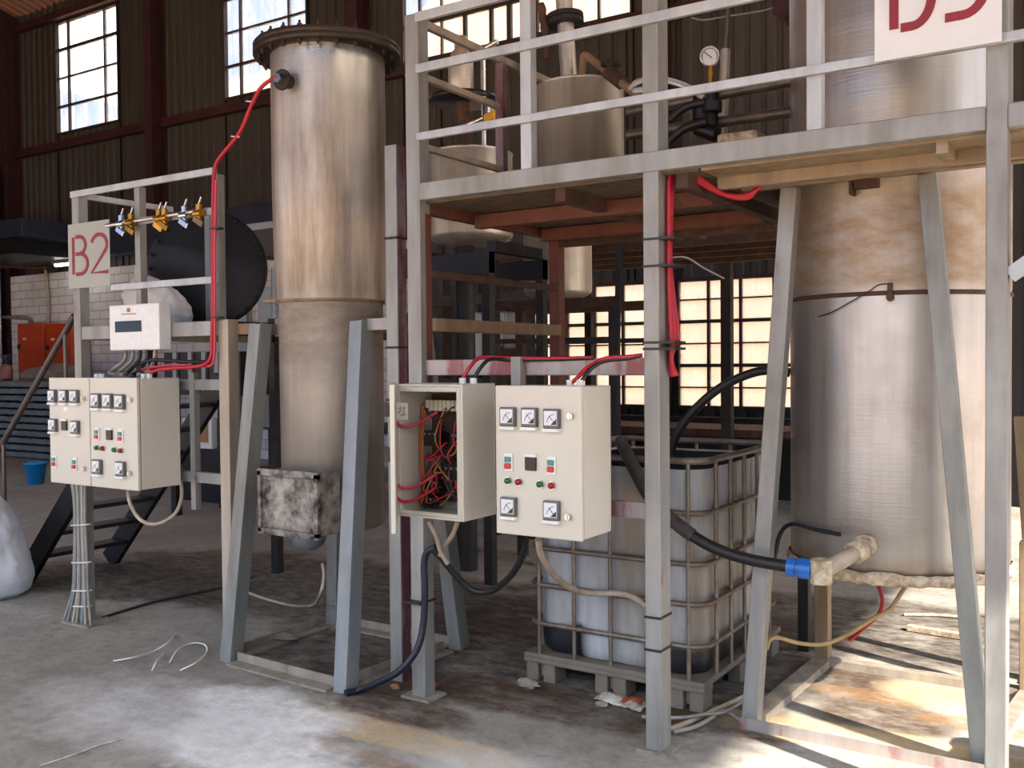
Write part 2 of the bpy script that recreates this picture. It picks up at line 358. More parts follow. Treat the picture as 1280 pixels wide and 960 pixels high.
SC.view_settings.view_transform = 'Standard'; SC.view_settings.look = 'None'; SC.view_settings.gamma = 1; SC.view_settings.use_curve_mapping = False
SC.view_settings.exposure = EXPOSURE
SC.cycles.max_bounces = 8; SC.cycles.diffuse_bounces = 5; SC.cycles.transparent_max_bounces = 12; SC.cycles.caustics_reflective = False; SC.cycles.caustics_refractive = False

# ------------------------------------------------------------------ the shed
YB, XL, XR, YF = 12.0, -20.6, 5.0, -2.5
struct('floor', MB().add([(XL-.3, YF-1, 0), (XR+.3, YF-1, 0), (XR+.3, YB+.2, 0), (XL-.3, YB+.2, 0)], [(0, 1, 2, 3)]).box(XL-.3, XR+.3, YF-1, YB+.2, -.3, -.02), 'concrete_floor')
struct('floor_yard', MB().add([(-70, -60, -.04), (70, -60, -.04), (70, 60, -.04), (-70, 60, -.04)], [(0, 1, 2, 3)]), 'yard_ground')
def sheet(mb, x0, x1, z0, z1, y, pitch=.21, amp=.035, ax='x', backing=True):
    """box-ribbed sheeting"""
    prof = []; x = x0
    while x < x1-1e-6:
        for dx, dy in ((0, 0), (.30, 0), (.40, 1), (.90, 1)):
            xx = x+dx*pitch
            if xx <= x1: prof.append((xx, dy*amp))
        x += pitch
    prof.append((x1, prof[-1][1])); n = len(prof); P = lambda a, d, z: (a, y-d, z) if ax == 'x' else (y+d, a, z)
    mb.add([P(a, d, z0) for a, d in prof]+[P(a, d, z1) for a, d in prof], [(i, i+1, n+i+1, n+i) for i in range(n-1)])
    if backing: mb.add([P(x0, -.02, z0), P(x1, -.02, z0), P(x1, -.02, z1), P(x0, -.02, z1)], [(0, 1, 2, 3)])
WIN = [(-18.97, -16.87, 6.42, 8.76), (-13.83, -11.76, 6.36, 8.76), (-9.73, -5.76, 6.28, 8.76), (-4.85, -2.6, 6.12, 8.76), (-9.0, -5.5, 1.0, 2.72), (-5.14, -2.55, 1.0, 2.72)]
xs = sorted({XL, XR} | {a for w_ in WIN for a in w_[:2]})
mb = MB()
for a, b in zip(xs, xs[1:]):
    holes = sorted([w_[2:] for w_ in WIN if w_[0] <= a+1e-6 and w_[1] >= b-1e-6]); z = 0
    for h0, h1 in holes: sheet(mb, a, b, z, h0, YB); z = h1
    sheet(mb, a, b, z, 9.2, YB)
struct('wall_back', mb, 'dark_cladding')
mb = MB(); sheet(mb, YF, YB, 0, 9.2, XL, ax='y'); struct('wall_left', mb, 'dark_cladding')
struct('trim_1', MB().box(XL+.04, XL+.2, 10.4, 11.5, 0, 5.9), 'white_brick')
mb = MB()
D0, D1 = DOOR
YR_, ZR_ = 3.0, 11.3
sheet(mb, YF, D0, 0, 6.0, XR, ax='y'); sheet(mb, D1, YB, 0, 6.0, XR, ax='y'); sheet(mb, D0, D1, DOORH, 6.0, XR, ax='y'); sheet(mb, YF, YB, 8.7, 9.2, XR, ax='y')
for ya, yb in ((YF, -1.2), (2.2, 3.4), (6.8, 8.0), (11.2, YB)): sheet(mb, ya, yb, 6.0, 8.7, XR, ax='y'); struct('wall_right', mb, 'dark_cladding')
mb = MB(); sheet(mb, XL, XR, 5.2, 9.2, YF); struct('wall_added_header', mb, 'dark_cladding')  # unseen header, added to hold back cool skylight from the open front
for nm, gx_ in (('trim_20', XL), ('trim_21', XR)):
    struct(nm, MB().prism([(YF, 8.9), (YB, 8.9), (YR_, ZR_), ], (gx_-.02, 0, 0), Y_, Z_, .04), 'dark_cladding')
# frosted clerestory added out of view on the right wall for side light
for i_, (ya, yb) in enumerate(((-1.2, 2.2), (3.4, 6.8), (8.0, 11.2))):
    m_ = MB()
    for a_, b_ in ((ya, ya+.05), (yb-.05, yb), ((ya+yb)/2-.03, (ya+yb)/2+.03)): m_.box(XR-.06, XR+.06, a_, b_, 6.0, 8.7)
    for a_, b_ in ((6.0, 6.06), (7.3, 7.36), (8.64, 8.7)): m_.box(XR-.055, XR+.055, ya+.05, yb-.05, a_, b_)
    o_ = struct('window_%d' % (7+i_), m_, 'dark_steel')
    obj('pane', MB().box(XR-.012, XR-.008, ya+.04, yb-.04, 6.05, 8.65), 'frosted_fill_pane', o_)
# pitched roof, ribs running up the slope
mb = MB(); YR = 3.0; ZR = 11.4; pr = []; x = XL-.6
while x < XR+.6:
    pr += [(x, 0), (x+.07, 0), (x+.10, .04), (x+.2, .04)]; x += .23
n = len(pr)
for (ya, za), (yb, zb) in (((YB+.5, 9.0), (YR, ZR)), ((YR, ZR), (YF, 9.0))):
    mb.add([(a, ya, za+d) for a, d in pr]+[(a, yb, zb+d) for a, d in pr], [(i, i+1, n+i+1, n+i) for i in range(n-1)])
struct('ceiling', mb, 'roof_sheet')
# steel columns, girts and the eaves beam
k = 2
for cx in (-20.42, -15.57, -10.5, -5.32, -.25):
    m_ = MB(); m_.box(cx-.11, cx+.11, YB-.36, YB-.33, 0, 9.0); m_.box(cx-.11, cx+.11, YB-.08, YB-.05, 0, 9.0); m_.box(cx-.015, cx+.015, YB-.33, YB-.08, 0, 9.0)
    struct('trim_%d' % k, m_, 'maroon_steel'); k += 1
for z in (6.2, 8.86):
    m_ = MB(); m_.box(XL+.2, XR-.2, YB-.14, YB-.05, z-.1, z+.08); m_.box(XL+.2, XR-.2, YB-.19, YB-.14, z-.1, z-.07)
    struct('trim_%d' % k, m_, 'maroon_steel'); k += 1
m_ = MB(); m_.bar((XL+.15, YB, 9.0), (XL+.15, YR, ZR-.05), .12, .25); struct('trim_%d' % k, m_, 'maroon_steel'); k += 1
# low painted brick wall at the back left
struct('wall_rear', MB().box(XL+.1, -9.6, YB-.32, YB-.04, 0, 3.55), 'white_brick', bevel=.01)
def window(i, vs, hs, thick, ribs):
    x0, x1, z0, z1 = WIN[i]; m_ = MB(); y0, y1 = YB-.06, YB+.03
    for a, b in ((x0, x0+.03), (x1-.03, x1)): m_.box(a, b, y0, y1, z0, z1)
    for a, b in ((z0, z0+.05), (z1-.05, z1)): m_.box(x0+.04, x1-.04, y0, y1, a, b)
    for f, t in vs: xx = x0+f*(x1-x0); m_.box(xx-t/2, xx+t/2, y0+.02, y1-.01, z0+.05, z1-.05)
    for f, t in hs: zz = z0+f*(z1-z0); m_.box(x0+.04, x1-.04, y0+.025, y1-.015, zz-t/2, zz+t/2)
    o = struct('window_%d' % (i+1), m_, 'dark_steel')
    p = MB(); sheet(p, x0+.03, x1-.03, z0+.03, z1-.03, YB+.03, *ribs, backing=False) if ribs else p.box(x0+.03, x1-.03, YB-.012, YB-.008, z0+.03, z1-.03)
    obj('pane', p, 'dirty_pane', o)
hb = [(.25, .045), (.5, .03), (.75, .055)]
window(0, [(.2, .028), (.78, .028)], hb, .04, (.42, .05))
window(1, [(.2, .028), (.78, .028)], hb, .04, (.42, .05))
window(2, [(.085, .03), (.19, .02), (.30, .05), (.42, .05), (.5, .07), (.62, .03), (.74, .05), (.87, .03)], [(.24, .06), (.5, .04), (.75, .06)], .04, (.4, .05))
window(3, [(.2, .035), (.4, .03), (.6, .03), (.8, .035)], hb, .04, (.42, .05))
window(4, [(i/8, .035) for i in range(1, 8)], [(1/6, .02), (2/6, .045), (3/6, .02), (4/6, .045), (5/6, .02)], .04, None)
window(5, [(i/6, .035) for i in range(1, 6)], [(1/6, .02), (2/6, .045), (3/6, .02), (4/6, .045), (5/6, .02)], .04, None)
# sunlit building across the yard, seen through the glass
m_ = MB(); m_.add([(-40, 21, -.04), (14, 21, -.04), (14, 21, 10.2), (-4, 21, 11.2), (-9, 21, 15.2), (-17, 21, 10.9), (-40, 21, 9.6)], [(0, 1, 2, 3, 4, 5, 6)])
m_.add([(-40, 21.3, -.04), (14, 21.3, -.04), (14, 21.3, 10.2), (-4, 21.3, 11.2), (-9, 21.3, 15.2), (-17, 21.3, 10.9), (-40, 21.3, 9.6)], [(6, 5, 4, 3, 2, 1, 0)])
struct('wall_outside', m_, 'red_brick_wall')
# ------------------------------------------------------------------ B3 steel platform
def post(name, x0, x1, y0, y1, z0, z1, mat, par): return obj(name, MB().box(x0, x1, y0, y1, z0, z1), mat, par, bevel=.004)
pf = thing('steel_platform', 'tall grey steel walkway platform with railing in front of the big tank', 'platform', (-1.7, 3.75, 0))
p = post('post', -3.006, -2.925, 3.713, 3.795, 0, 3.33, 'post_paint', pf)
post('post', -1.746, -1.676, 3.713, 3.82, 0, 3.75, 'post_paint', pf)
post('post', -.452, -.383, 3.713, 3.80, 0, 3.75, 'post_paint', pf)
post('post', .72, .79, 3.713, 3.80, 0, 3.4, 'post_paint', pf)
post('post', -2.985, -2.915, 5.03, 5.10, 0, 2.40, 'red_oxide', pf)
post('post', -1.62, -1.56, 5.45, 5.51, 0, 2.40, 'dark_steel', pf)
for x in (-2.32, -1.04): post('railing_post', x-.028, x+.028, 3.715, 3.77, 2.51, 3.36, 'rail_paint', pf)
post('railing_post', -2.975, -2.925, 4.45, 4.50, 2.46, 3.28, 'maroon_primer' if 'maroon_primer' in M else 'post_paint', pf)
post('edge_beam', -2.925, -.452, 3.705, 3.765, 2.43, 2.512, 'post_paint', pf)
post('edge_beam', -.383, .72, 3.705, 3.765, 2.43, 2.512, 'post_paint', pf)
for z, h in ((2.731, .036), (3.055, .042), (3.30, .045)):
    obj('guard_rail', MB().box(-2.925, .72, 3.69, 3.715, z-h/2, z+h/2), 'rail_paint', pf, bevel=.003)
for z, y1, h in ((3.30, 5.07, .04), (3.04, 4.45, .032), (2.70, 4.45, .032)):
    obj('guard_rail', MB().box(-2.965, -2.935, 3.795, y1, z-h/2, z+h/2), 'beige_rail' if 'beige_rail' in M else 'rail_paint', pf, bevel=.003)
post('side_beam', -2.985, -2.925, 3.795, 5.03, 2.375, 2.46, 'red_oxide', pf)
obj('side_beam', MB().box(-2.96, -2.90, 3.795, 5.03, 1.80, 1.865), 'crust_beam', pf, bevel=.006)
obj('side_beam', MB().box(-2.955, -2.92, 3.795, 5.03, 2.065, 2.10), 'rust_brown', pf, bevel=.003)
for y in (4.17, 4.84): obj('cross_beam', MB().box(-2.925, -1.62, y, y+.06, 2.345, 2.415), 'red_oxide', pf, bevel=.003)
obj('cross_beam', MB().box(-2.915, -1.62, 5.04, 5.10, 2.33, 2.40), 'rust_brown', pf)
for x in (-2.2, -1.62): obj('cross_beam', MB().box(x, x+.05, 3.77, 5.45, 2.36, 2.42), 'rust_brown', pf)
obj('deck_plate', MB().box(-2.925, -1.52, 3.765, 5.12, 2.42, 2.44), 'deck_under' if 'deck_under' in M else 'crust_beam', pf)
obj('deck_plate', MB().box(-1.51, .72, 3.765, 4.20, 2.42, 2.44), 'beige_paint', pf)
obj('stiffener', MB().box(-1.51, .72, 3.95, 3.99, 2.37, 2.42), 'beige_paint', pf)
for x in (-.62, .1): obj('stiffener', MB().box(x, x+.04, 3.77, 3.95, 2.38, 2.42), 'beige_paint', pf)
obj('lower_rail', MB().box(-2.925, -1.746, 3.745, 3.785, 1.585, 1.66), 'red_primer_line', pf, bevel=.004)
obj('lower_rail', MB().box(-2.925, -1.746, 3.745, 3.785, .975, 1.045), 'red_primer_line', pf, bevel=.004)
obj('mounting_strut', MB().box(-2.40, -2.35, 3.70, 3.745, .95, 1.67), 'post_paint', pf)
obj('brace', MB().bar((-.38, 3.75, 1.93), (.35, 3.75, 2.46), .05, .05), 'rail_paint', pf)
for x0, x1, y in ((-3.05, -2.88, 3.68), (-1.78, -1.64, 3.69), (-.48, -.35, 3.69)):
    obj('base_plate', MB().box(x0, x1, y, y+.15, 0, .012), 'frame_floor', pf)
obj('primed_edge', MB().box(-2.9249, -2.919, 3.755, 3.795, 1.0, 2.37), 'red_oxide', pf)
# ------------------------------------------------------------------ lettering
def glyph(mb, ch, o, ux, uz, w, h, s):
    K = {'B': [[(0, 0), (0, 1)], [(.10, 1), (.24, 1)]+arc(.24, .77, .24, .23, 90, -90)+[(.10, .54)], [(.10, .54), (.27, .54)]+arc(.27, .27, .28, .27, 90, -90)+[(.10, 0)]],
         '2': [arc(.27, .73, .26, .27, 165, -35)+[(.0, 0), (.56, 0)]],
         '3': [arc(.24, .77, .26, .23, 150, -90)+[(.16, .54)], [(.16, .54)]+arc(.25, .27, .29, .27, 90, -90)+[(.03, 0)]]}[ch]
    for i, st in enumerate(K): mb.stroke([(x/.55*w, y*h) for x, y in st], s, V(o)-Y_*(.0004*i), ux, uz, .003)
def sign(name, label, x0, x1, z0, z1, y, mat, letters, lh, s, par=None):
    t = thing(name, label, 'sign', ((x0+x1)/2, y, z0))
    obj('plate', MB().box(x0, x1, y, y+.004, z0, z1), mat, t)
    for ch, x, z, w in letters:
        m = MB(); glyph(m, ch, (x, y-.0005, z), X_, Z_, w, lh, s)
        obj('letter', m, 'sign_red', t)
    return t
sign('sign_board', 'white square sign with red B3 wired to the upper railing at right', -.808, -.398, 2.712, 3.30, 3.664, 'sign_white', [('B', -.742, 2.816, .125), ('3', -.582, 2.822, .14)], .36, .031)
# ------------------------------------------------------------------ big tank and its stand
TX, TY, TR = -.955, 4.78, .477
bt = thing('storage_tank', 'biggest stainless steel tank on splayed legs, brown stained shoulder, behind the right platform posts', 'tank', (TX, TY, 0))
def ringwob(prof): return prof
obj('shell', MB().lathe([(0, .74), (TR-.08, .70), (TR-.01, .70), (TR, .715), (TR, 1.2), (TR, 1.92)], (TX, TY, 0)), 'steel_tank_big', bt)
obj('upper_shell', MB().lathe([(TR-.004, 1.92), (TR+.002, 1.95), (TR+.002, 3.2), (TR+.002, 4.5), (TR-.05, 4.55), (0, 4.6)], (TX, TY, 0)), 'steel_tank_big', bt)
obj('weld_seam', MB().lathe([(TR-.01, 1.912), (TR+.007, 1.916), (TR+.009, 1.924), (TR+.007, 1.932), (TR-.01, 1.936)], (TX, TY, 0), 96), 'rust_brown', bt)
m = MB(); rg = random.Random(4); n = 96; pr = []
for zz, dr in ((.735, .002), (.728, .012), (.70, .014), (.683, .004), (.69, -.03)):
    pr.append([(TX+(TR+dr+rg.uniform(0, .008))*math.cos(2*PI*k/n), TY+(TR+dr+rg.uniform(0, .008))*math.sin(2*PI*k/n), zz+rg.uniform(-.006, .006)) for k in range(n)])
m.add([v for r_ in pr for v in r_], [(i*n+k, (i+1)*n+k, (i+1)*n+(k+1) % n, i*n+(k+1) % n) for i in range(4) for k in range(n)], True); obj('bottom_rim', m, 'crusted', bt)
def on_shell(px, py, cx, cy, R):
    d = ray(px, py); a = d.x*d.x+d.y*d.y; b = -2*(d.x*cx+d.y*cy); c = cx*cx+cy*cy-R*R
    t = (-b-math.sqrt(max(b*b-4*a*c, 0)))/(2*a); return EYE+d*t
q = on_shell(1113, 372, TX, TY, TR); nrm = V((q.x-TX, q.y-TY, 0)).normalized()
b_ = obj('thermowell', MB().cyl(q-nrm*.01, q+nrm*.035, .016).cyl(q+nrm*.025+V((0, 0, -.01)), q+nrm*.025+V((0, 0, .06)), .011), 'rust_brown', bt)
pts = [q+nrm*.03+V((0, 0, .055))]+[on_shell(x, y, TX, TY, TR+.012) for x, y in ((1098, 356), (1085, 365), (1062, 378), (1040, 390), (1023, 396))]
obj('sensor_wire', MB().tube(pts, .0025, 6, 4), 'black_rubber', bt)
q = on_shell(1086, 226, TX, TY, TR); nrm = V((q.x-TX, q.y-TY, 0)).normalized(); sd = nrm.cross(Z_)
obj('lifting_lug', MB().obox(q+nrm*.03, nrm*.035, sd*.045, V((0, 0, .035))).obox(q+nrm*.03+sd*.06, nrm*.03, sd*.008, V((0, 0, .06))), 'rust_brown', bt, bevel=.004)
q = on_shell(1083, 682, TX, TY, TR); nrm = V((q.x-TX, q.y-TY, 0)).normalized()
obj('outlet_flange', MB().cyl(q-nrm*.02, q+nrm*.02, .05).cyl(q+nrm*.02, q+nrm*.045, .036, 8), 'crusted', bt)
# stand
ts = bt
L = [((-1.47, 4.24, 0), (-1.295, 4.27, 2.40), 'stand_beige'), ((-.525, 4.27, 0), (-.735, 4.285, 2.40), 'stand_paint'), ((-1.43, 5.28, 0), (-1.43, 5.26, .76), 'beige_paint'), ((-.45, 5.28, 0), (-.45, 5.26, .76), 'beige_paint')]
for a, b, mt in L:
    mt = 'post_paint' if mt == 'stand_beige' else mt
    obj('leg', MB().bar(a, b, .072, .075, (0, 1, 0)), mt, ts, bevel=.004)
obj('base_beam', MB().box(-1.50, -.38, 4.165, 4.235, 0, .012).box(-1.50, -.38, 4.165, 4.175, .012, .05), 'red_primer_line', ts)
obj('base_beam', MB().bar((-1.46, 4.28, .02), (-1.43, 5.24, .02), .09, .04), 'frame_floor', ts)
obj('base_beam', MB().bar((-1.39, 5.28, .02), (-.49, 5.28, .02), .07, .04), 'frame_floor', ts)
obj('base_beam', MB().bar((-.525, 4.32, .02), (-.45, 5.24, .02), .07, .04), 'frame_floor', ts)
obj('top_beam', MB().box(-1.50, -.35, 4.215, 4.265, 2.40, 2.46), 'beige_paint', ts, bevel=.004)
obj('top_beam', MB().box(-1.50, -1.45, 4.27, 5.25, 2.40, 2.46), 'rust_brown', ts)
# ------------------------------------------------------------------ slim tank and stand
SX, SY, SR = -3.83, 4.05, .315
st = thing('reactor_column', 'tall slim stainless steel column tank with bolted top flange in a grey four legged stand', 'tank', (SX, SY, 0))
obj('lower_shell', MB().lathe([(0, .74), (.27, .735), (.285, .75), (.290, 1.99)], (SX, SY, 0)), 'steel_tank_low', st)
obj('upper_shell', MB().lathe([(.292, 1.985), (.305, 2.0), (SR, 2.6), (SR, 3.345)], (SX, SY, 0)), 'steel_tank_slim', st)
obj('weld_seam', MB().lathe([(.285, 1.978), (.301, 1.983), (.304, 1.99), (.301, 1.997), (.285, 2.0)], (SX, SY, 0)), 'crust_beam', st)
FR = .405
obj('flange', MB().lathe([(.30, 3.345), (FR, 3.345), (FR+.003, 3.35), (FR+.003, 3.372), (FR, 3.376), (FR, 3.38), (FR+.002, 3.384), (FR+.002, 3.402), (FR-.003, 3.408), (0, 3.42)], (SX, SY, 0)), 'dark_flange', st)
bm = None
for k in range(24):
    a = 2*PI*(k+.4)/24; c = V((SX+.375*math.cos(a), SY+.375*math.sin(a), 3.345))
    m = MB().cyl(c+V((0, 0, -.03)), c+V((0, 0, .095)), .007, 6).cyl(c+V((0, 0, .062)), c+V((0, 0, .078)), .014, 6).cyl(c+V((0, 0, -.018)), c+V((0, 0, -.002)), .014, 6)
    obj('bolt', m, 'dark_flange', st)
q = on_shell(362, 103, SX, SY, SR); nrm = V((q.x-SX, q.y-SY, 0)).normalized()
nz_ = obj('side_nozzle', MB().cyl(q-nrm*.02, q+nrm*.05, .035).cyl(q+nrm*.05, q+nrm*.065, .055), 'dark_steel', st)
obj('nozzle_nut', MB().cyl(q+nrm*.066, q+nrm*.10, .026, 6), 'chrome', nz_)
NOZ = q+nrm*.10
c = on_shell(386, 668, SX, SY, .285)
obj('drain_bowl', MB().lathe([(.001, .60), (.05, .605), (.085, .63), (.10, .67), (.10, .735)], (SX-.1, SY-.1, 0), 24), 'navy_soft' if 'navy_soft' in M else 'sheet_grey', st)
# burnt junction box on its lower left
a0, a1, a2 = aty(326, 588, 3.63), aty(397, 590, 3.63), aty(397, 672, 3.63)
hb_ = obj('heater_box', MB().box(a0.x, a1.x, 3.63, 3.80, a2.z, a0.z), 'burnt', st, bevel=.008)
obj('box_lip', MB().box(a0.x-.008, a1.x+.012, 3.612, 3.632, a2.z-.012, a2.z+.02).box(a0.x-.008, a1.x+.012, 3.612, 3.632, a0.z-.022, a0.z+.012).box(a1.x-.012, a1.x+.012, 3.612, 3.632, a2.z, a0.z).box(a0.x-.008, a0.x+.014, 3.612, 3.632, a2.z, a0.z), 'burnt', hb_)
ss = st
LG = [((-4.24, 3.61, 0), (-4.10, 3.735, 1.87)), ((-3.35, 3.57, 0), (-3.455, 3.84, 1.87)), ((-4.27, 4.48, 0), (-4.10, 4.36, 1.87)), ((-3.29, 4.46, 0), (-3.46, 4.35, 1.87))]
for i, (a, b) in enumerate(LG):
    a, b = V(a), V(b)
    m = MB().bar(a, b, .085, .012, (0, 1, 0)); m.bar(a+V((.037, .045, 0)), b+V((.037, .045, 0)), .012, .085, (0, 1, 0))
    if i < 2: m.bar(a+V((-.037, .03, 0)), b+V((-.037, .03, 0)), .012, .05, (0, 1, 0))
    obj('leg', m, 'stand_blue' if i == 1 else 'stand_paint', ss, bevel=.003)
for a, b in ((0, 1), (1, 3), (0, 2), (2, 3)):
    a, b = V(LG[a][0]), V(LG[b][0]); d = (b-a).normalized(); a += d*.06; b -= d*.06
    up = Z_; sd = d.cross(up)
    obj('base_beam', MB().bar(a+V((0, 0, .008)), b+V((0, 0, .008)), .085, .012).bar(a+sd*(-.038)+V((0, 0, .036)), b+sd*(-.038)+V((0, 0, .036)), .01, .046), 'frame_floor', ss)
for a, b in ((1, 3), (0, 2)):
    obj('top_beam', MB().bar(V(LG[a][1])+V((0, .05, -.03)), V(LG[b][1])+V((0, -.04, -.03)), .05, .06), 'crust_beam', ss)
obj('top_beam', MB().bar((-3.41, 3.90, 1.85), (-3.268, 3.90, 1.85), .05, .06), 'post_paint', ss)
obj('top_beam', MB().bar((-4.14, 3.80, 1.845), (-4.30, 3.80, 1.845), .05, .06), 'crust_beam', ss)
obj('support_lug', MB().box(-4.09, -4.02, 3.87, 4.0, 1.80, 1.90), 'stand_paint', ss)
up_ = thing('upright_post', 'red and grey upright post between the slim tank and the open box', 'post', (-3.225, 3.89, 0))
obj('post', MB().angle((-3.262, 3.855, 0), (-3.262, 3.855, 2.76), .075, .012, (1, 0, 0), (0, 1, 0)), 'post_paint', up_, bevel=.003)
obj('inner_flange', MB().box(-3.199, -3.187, 3.867, 3.93, 0, 2.76), 'maroon_primer', up_)
for z in (2.28, 1.72, 1.45): obj('tie_wire', MB().box(-3.267, -3.182, 3.85, 3.935, z, z+.012), 'dark_steel', up_)
# ------------------------------------------------------------------ control boxes
def dial(name, x, z, s, y, par, tall=1.0):
    h = s*tall
    fr = obj(name, MB().box(x-s/2, x+s/2, y-.022, y, z-h/2, z+h/2), 'meter_glass_rim', par, bevel=.004)
    obj('dial', MB().box(x-s*.40, x+s*.40, y-.0245, y-.0221, z-h*.33, z+h*.40), 'meter_face', fr)
    k = MB(); k.stroke([(px*s, pz*s) for px, pz in arc(.30, -.26, .52, .52, 95, 172)], s*.03, (x, y-.0247, z), X_, Z_, .001)
    k.stroke([(.24*s, -.20*s), (-.08*s, .16*s)], s*.028, (x, y-.0247, z), X_, Z_, .001)
    k.prism([(s*.02, -s*.32), (s*.38, -s*.32), (s*.38, s*.0)], (x, y-.0246, z), X_, Z_, .0012)
    obj('needle', k, 'ink', fr)
    obj('bezel_lip', MB().box(x-s/2, x+s/2, y-.026, y-.0005, z-h/2-.012, z-h/2), 'white_plastic', fr)
def lock(x, z, y, par): obj('door_lock', MB().cyl((x, y-.016, z), (x, y, z), .013, 16).box(x-.003, x+.003, y-.022, y-.016, z-.011, z+.011), 'chrome', par)
def double_button(x, z, y, par):
    b = obj('start_stop_button', MB().box(x-.021, x+.021, y-.008, y, z-.038, z+.038), 'white_plastic', par, bevel=.003)
    obj('start_key', MB().box(x-.015, x+.015, y-.016, y-.008, z+.002, z+.024), 'teal_button', b, bevel=.003)
    obj('stop_key', MB().box(x-.015, x+.015, y-.018, y-.008, z-.026, z-.003), 'red_button', b, bevel=.003)
def lamp(x, z, y, mat, par):
    b = obj('indicator_lamp', MB().cyl((x, y-.008, z), (x, y, z), .017, 20), 'chrome', par)
    obj('lens', MB().lathe([(.014, 0), (.0135, .008), (.009, .014), (.001, .016)], (x, y-.008, z), 20, Matrix(((1, 0, 0), (0, 0, -1), (0, 1, 0)))), mat, b)
def shell(mb, x0, x1, y0, y1, z0, z1, t=.012):
    mb.box(x0, x1, y1-t, y1, z0, z1); mb.box(x0, x0+t, y0, y1-t, z0, z1); mb.box(x1-t, x1, y0, y1-t, z0, z1)
    mb.box(x0+t, x1-t, y0, y1-t, z0, z0+t); return mb.box(x0+t, x1-t, y0, y1-t, z1-t, z1)
def control_box(label, x0, z0, y, W, Hh, D, layout, group='cream control boxes'):
    t = thing('control_box', label, 'control box', (x0+W/2, y+D/2, z0), group)
    obj('enclosure', shell(MB(), x0, x0+W, y+.028, y+D, z0, z0+Hh), 'cream_enamel', t, bevel=.004)
    dr = obj('door', MB().box(x0-.002, x0+W+.002, y, y+.022, z0-.004, z0+Hh+.004), 'cream_enamel', t, bevel=.005)
    obj('door_gasket', MB().box(x0+.008, x0+W-.008, y+.022, y+.0285, z0+.008, z0+Hh-.008), 'dark_steel', t)
    X = lambda u: x0+u*W
    Z = lambda v: z0+Hh*(1-v)
    for kind, u, v in layout:
        if kind == 'm': dial('panel_meter', X(u), Z(v), .074*W/.405, y, dr, 1.08)
        elif kind == 'b': double_button(X(u), Z(v), y, dr)
        elif kind == 'd':
            b = obj('digital_display', MB().box(X(u)-.026, X(u)+.026, y-.012, y, Z(v)-.028, Z(v)+.028), 'black_plastic', dr, bevel=.003)
            obj('display_lip', MB().box(X(u)-.028, X(u)+.028, y-.014, y, Z(v)+.028, Z(v)+.04), 'white_plastic', b)
        elif kind in ('g', 'r'): lamp(X(u), Z(v), y, 'green_jewel' if kind == 'g' else 'red_jewel', dr)
        elif kind == 'l': lock(X(u), Z(v), y, dr)
        elif kind == 's': obj('sticker', MB().box(X(u)-.02, X(u)+.02, y-.001, y, Z(v)-.012, Z(v)+.012), 'white_plastic', dr)
    for dx in (.7, .82): obj('cable_gland', MB().cyl((x0+W*dx, y+D*.5, z0+Hh-.002), (x0+W*dx, y+D*.5, z0+Hh+.025), .016, 12), 'white_plastic', t)
    return t
LAY = [('m', .17, .205), ('m', .43, .205), ('m', .69, .21), ('b', .16, .515), ('d', .43, .515), ('b', .67, .52), ('g', .155, .64), ('r', .285, .643), ('g', .54, .648), ('r', .675, .652), ('m', .17, .815), ('m', .68, .815), ('l', .895, .19), ('l', .86, .85)]
LAY1 = [('m', .13, .17), ('m', .42, .17), ('m', .69, .17), ('s', .42, .29), ('m', .13, .45), ('d', .40, .45), ('m', .69, .46), ('b', .12, .80), ('b', .64, .81), ('l', .90, .19), ('l', .88, .845)]
control_box('closed cream control box with meters between the two front platform posts', -2.284, .928, 3.40, .408, .617, .265, LAY)
cb = thing('control_box', 'open cream control box full of wiring with its door swung out', 'control box', (-2.64, 3.53, .95), 'cream control boxes')
ox0, ox1, oz0, oz1 = -2.828, -2.456, .955, 1.552
obj('enclosure', shell(MB(), ox0, ox1, 3.40, 3.655, oz0, oz1).box(ox0+.012, ox0+.02, 3.40, 3.412, oz0+.012, oz1-.012).box(ox1-.034, ox1-.012, 3.40, 3.412, oz0+.012, oz1-.012).box(ox0+.02, ox1-.034, 3.40, 3.412, oz1-.034, oz1-.012).box(ox0+.02, ox1-.034, 3.40, 3.412, oz0+.012, oz0+.03), 'cream_enamel', cb, bevel=.004)
hd = V((.622, -.783, 0)).normalized(); hn = V((hd.y, -hd.x, 0)); hp = V((ox0-.004, 3.396, 0))
dr = obj('door', MB().obox(hp+hd*.2+V((0, 0, 1.25)), hd*.2, hn*.010, V((0, 0, .309))), 'cream_enamel', cb, bevel=.004)
pl = obj('back_plate', MB().box(ox0+.05, ox1-.03, 3.60, 3.61, oz0+.05, oz1-.05), 'rust_brown', cb)
rg = random.Random(11)
m = MB(); n_ = 9
for k in range(n_): x = -2.775+k*.024; m.box(x, x+.02, 3.55, 3.60, 1.425, 1.475)
obj('terminal_block', m, 'cream_inside', pl, bevel=.002)
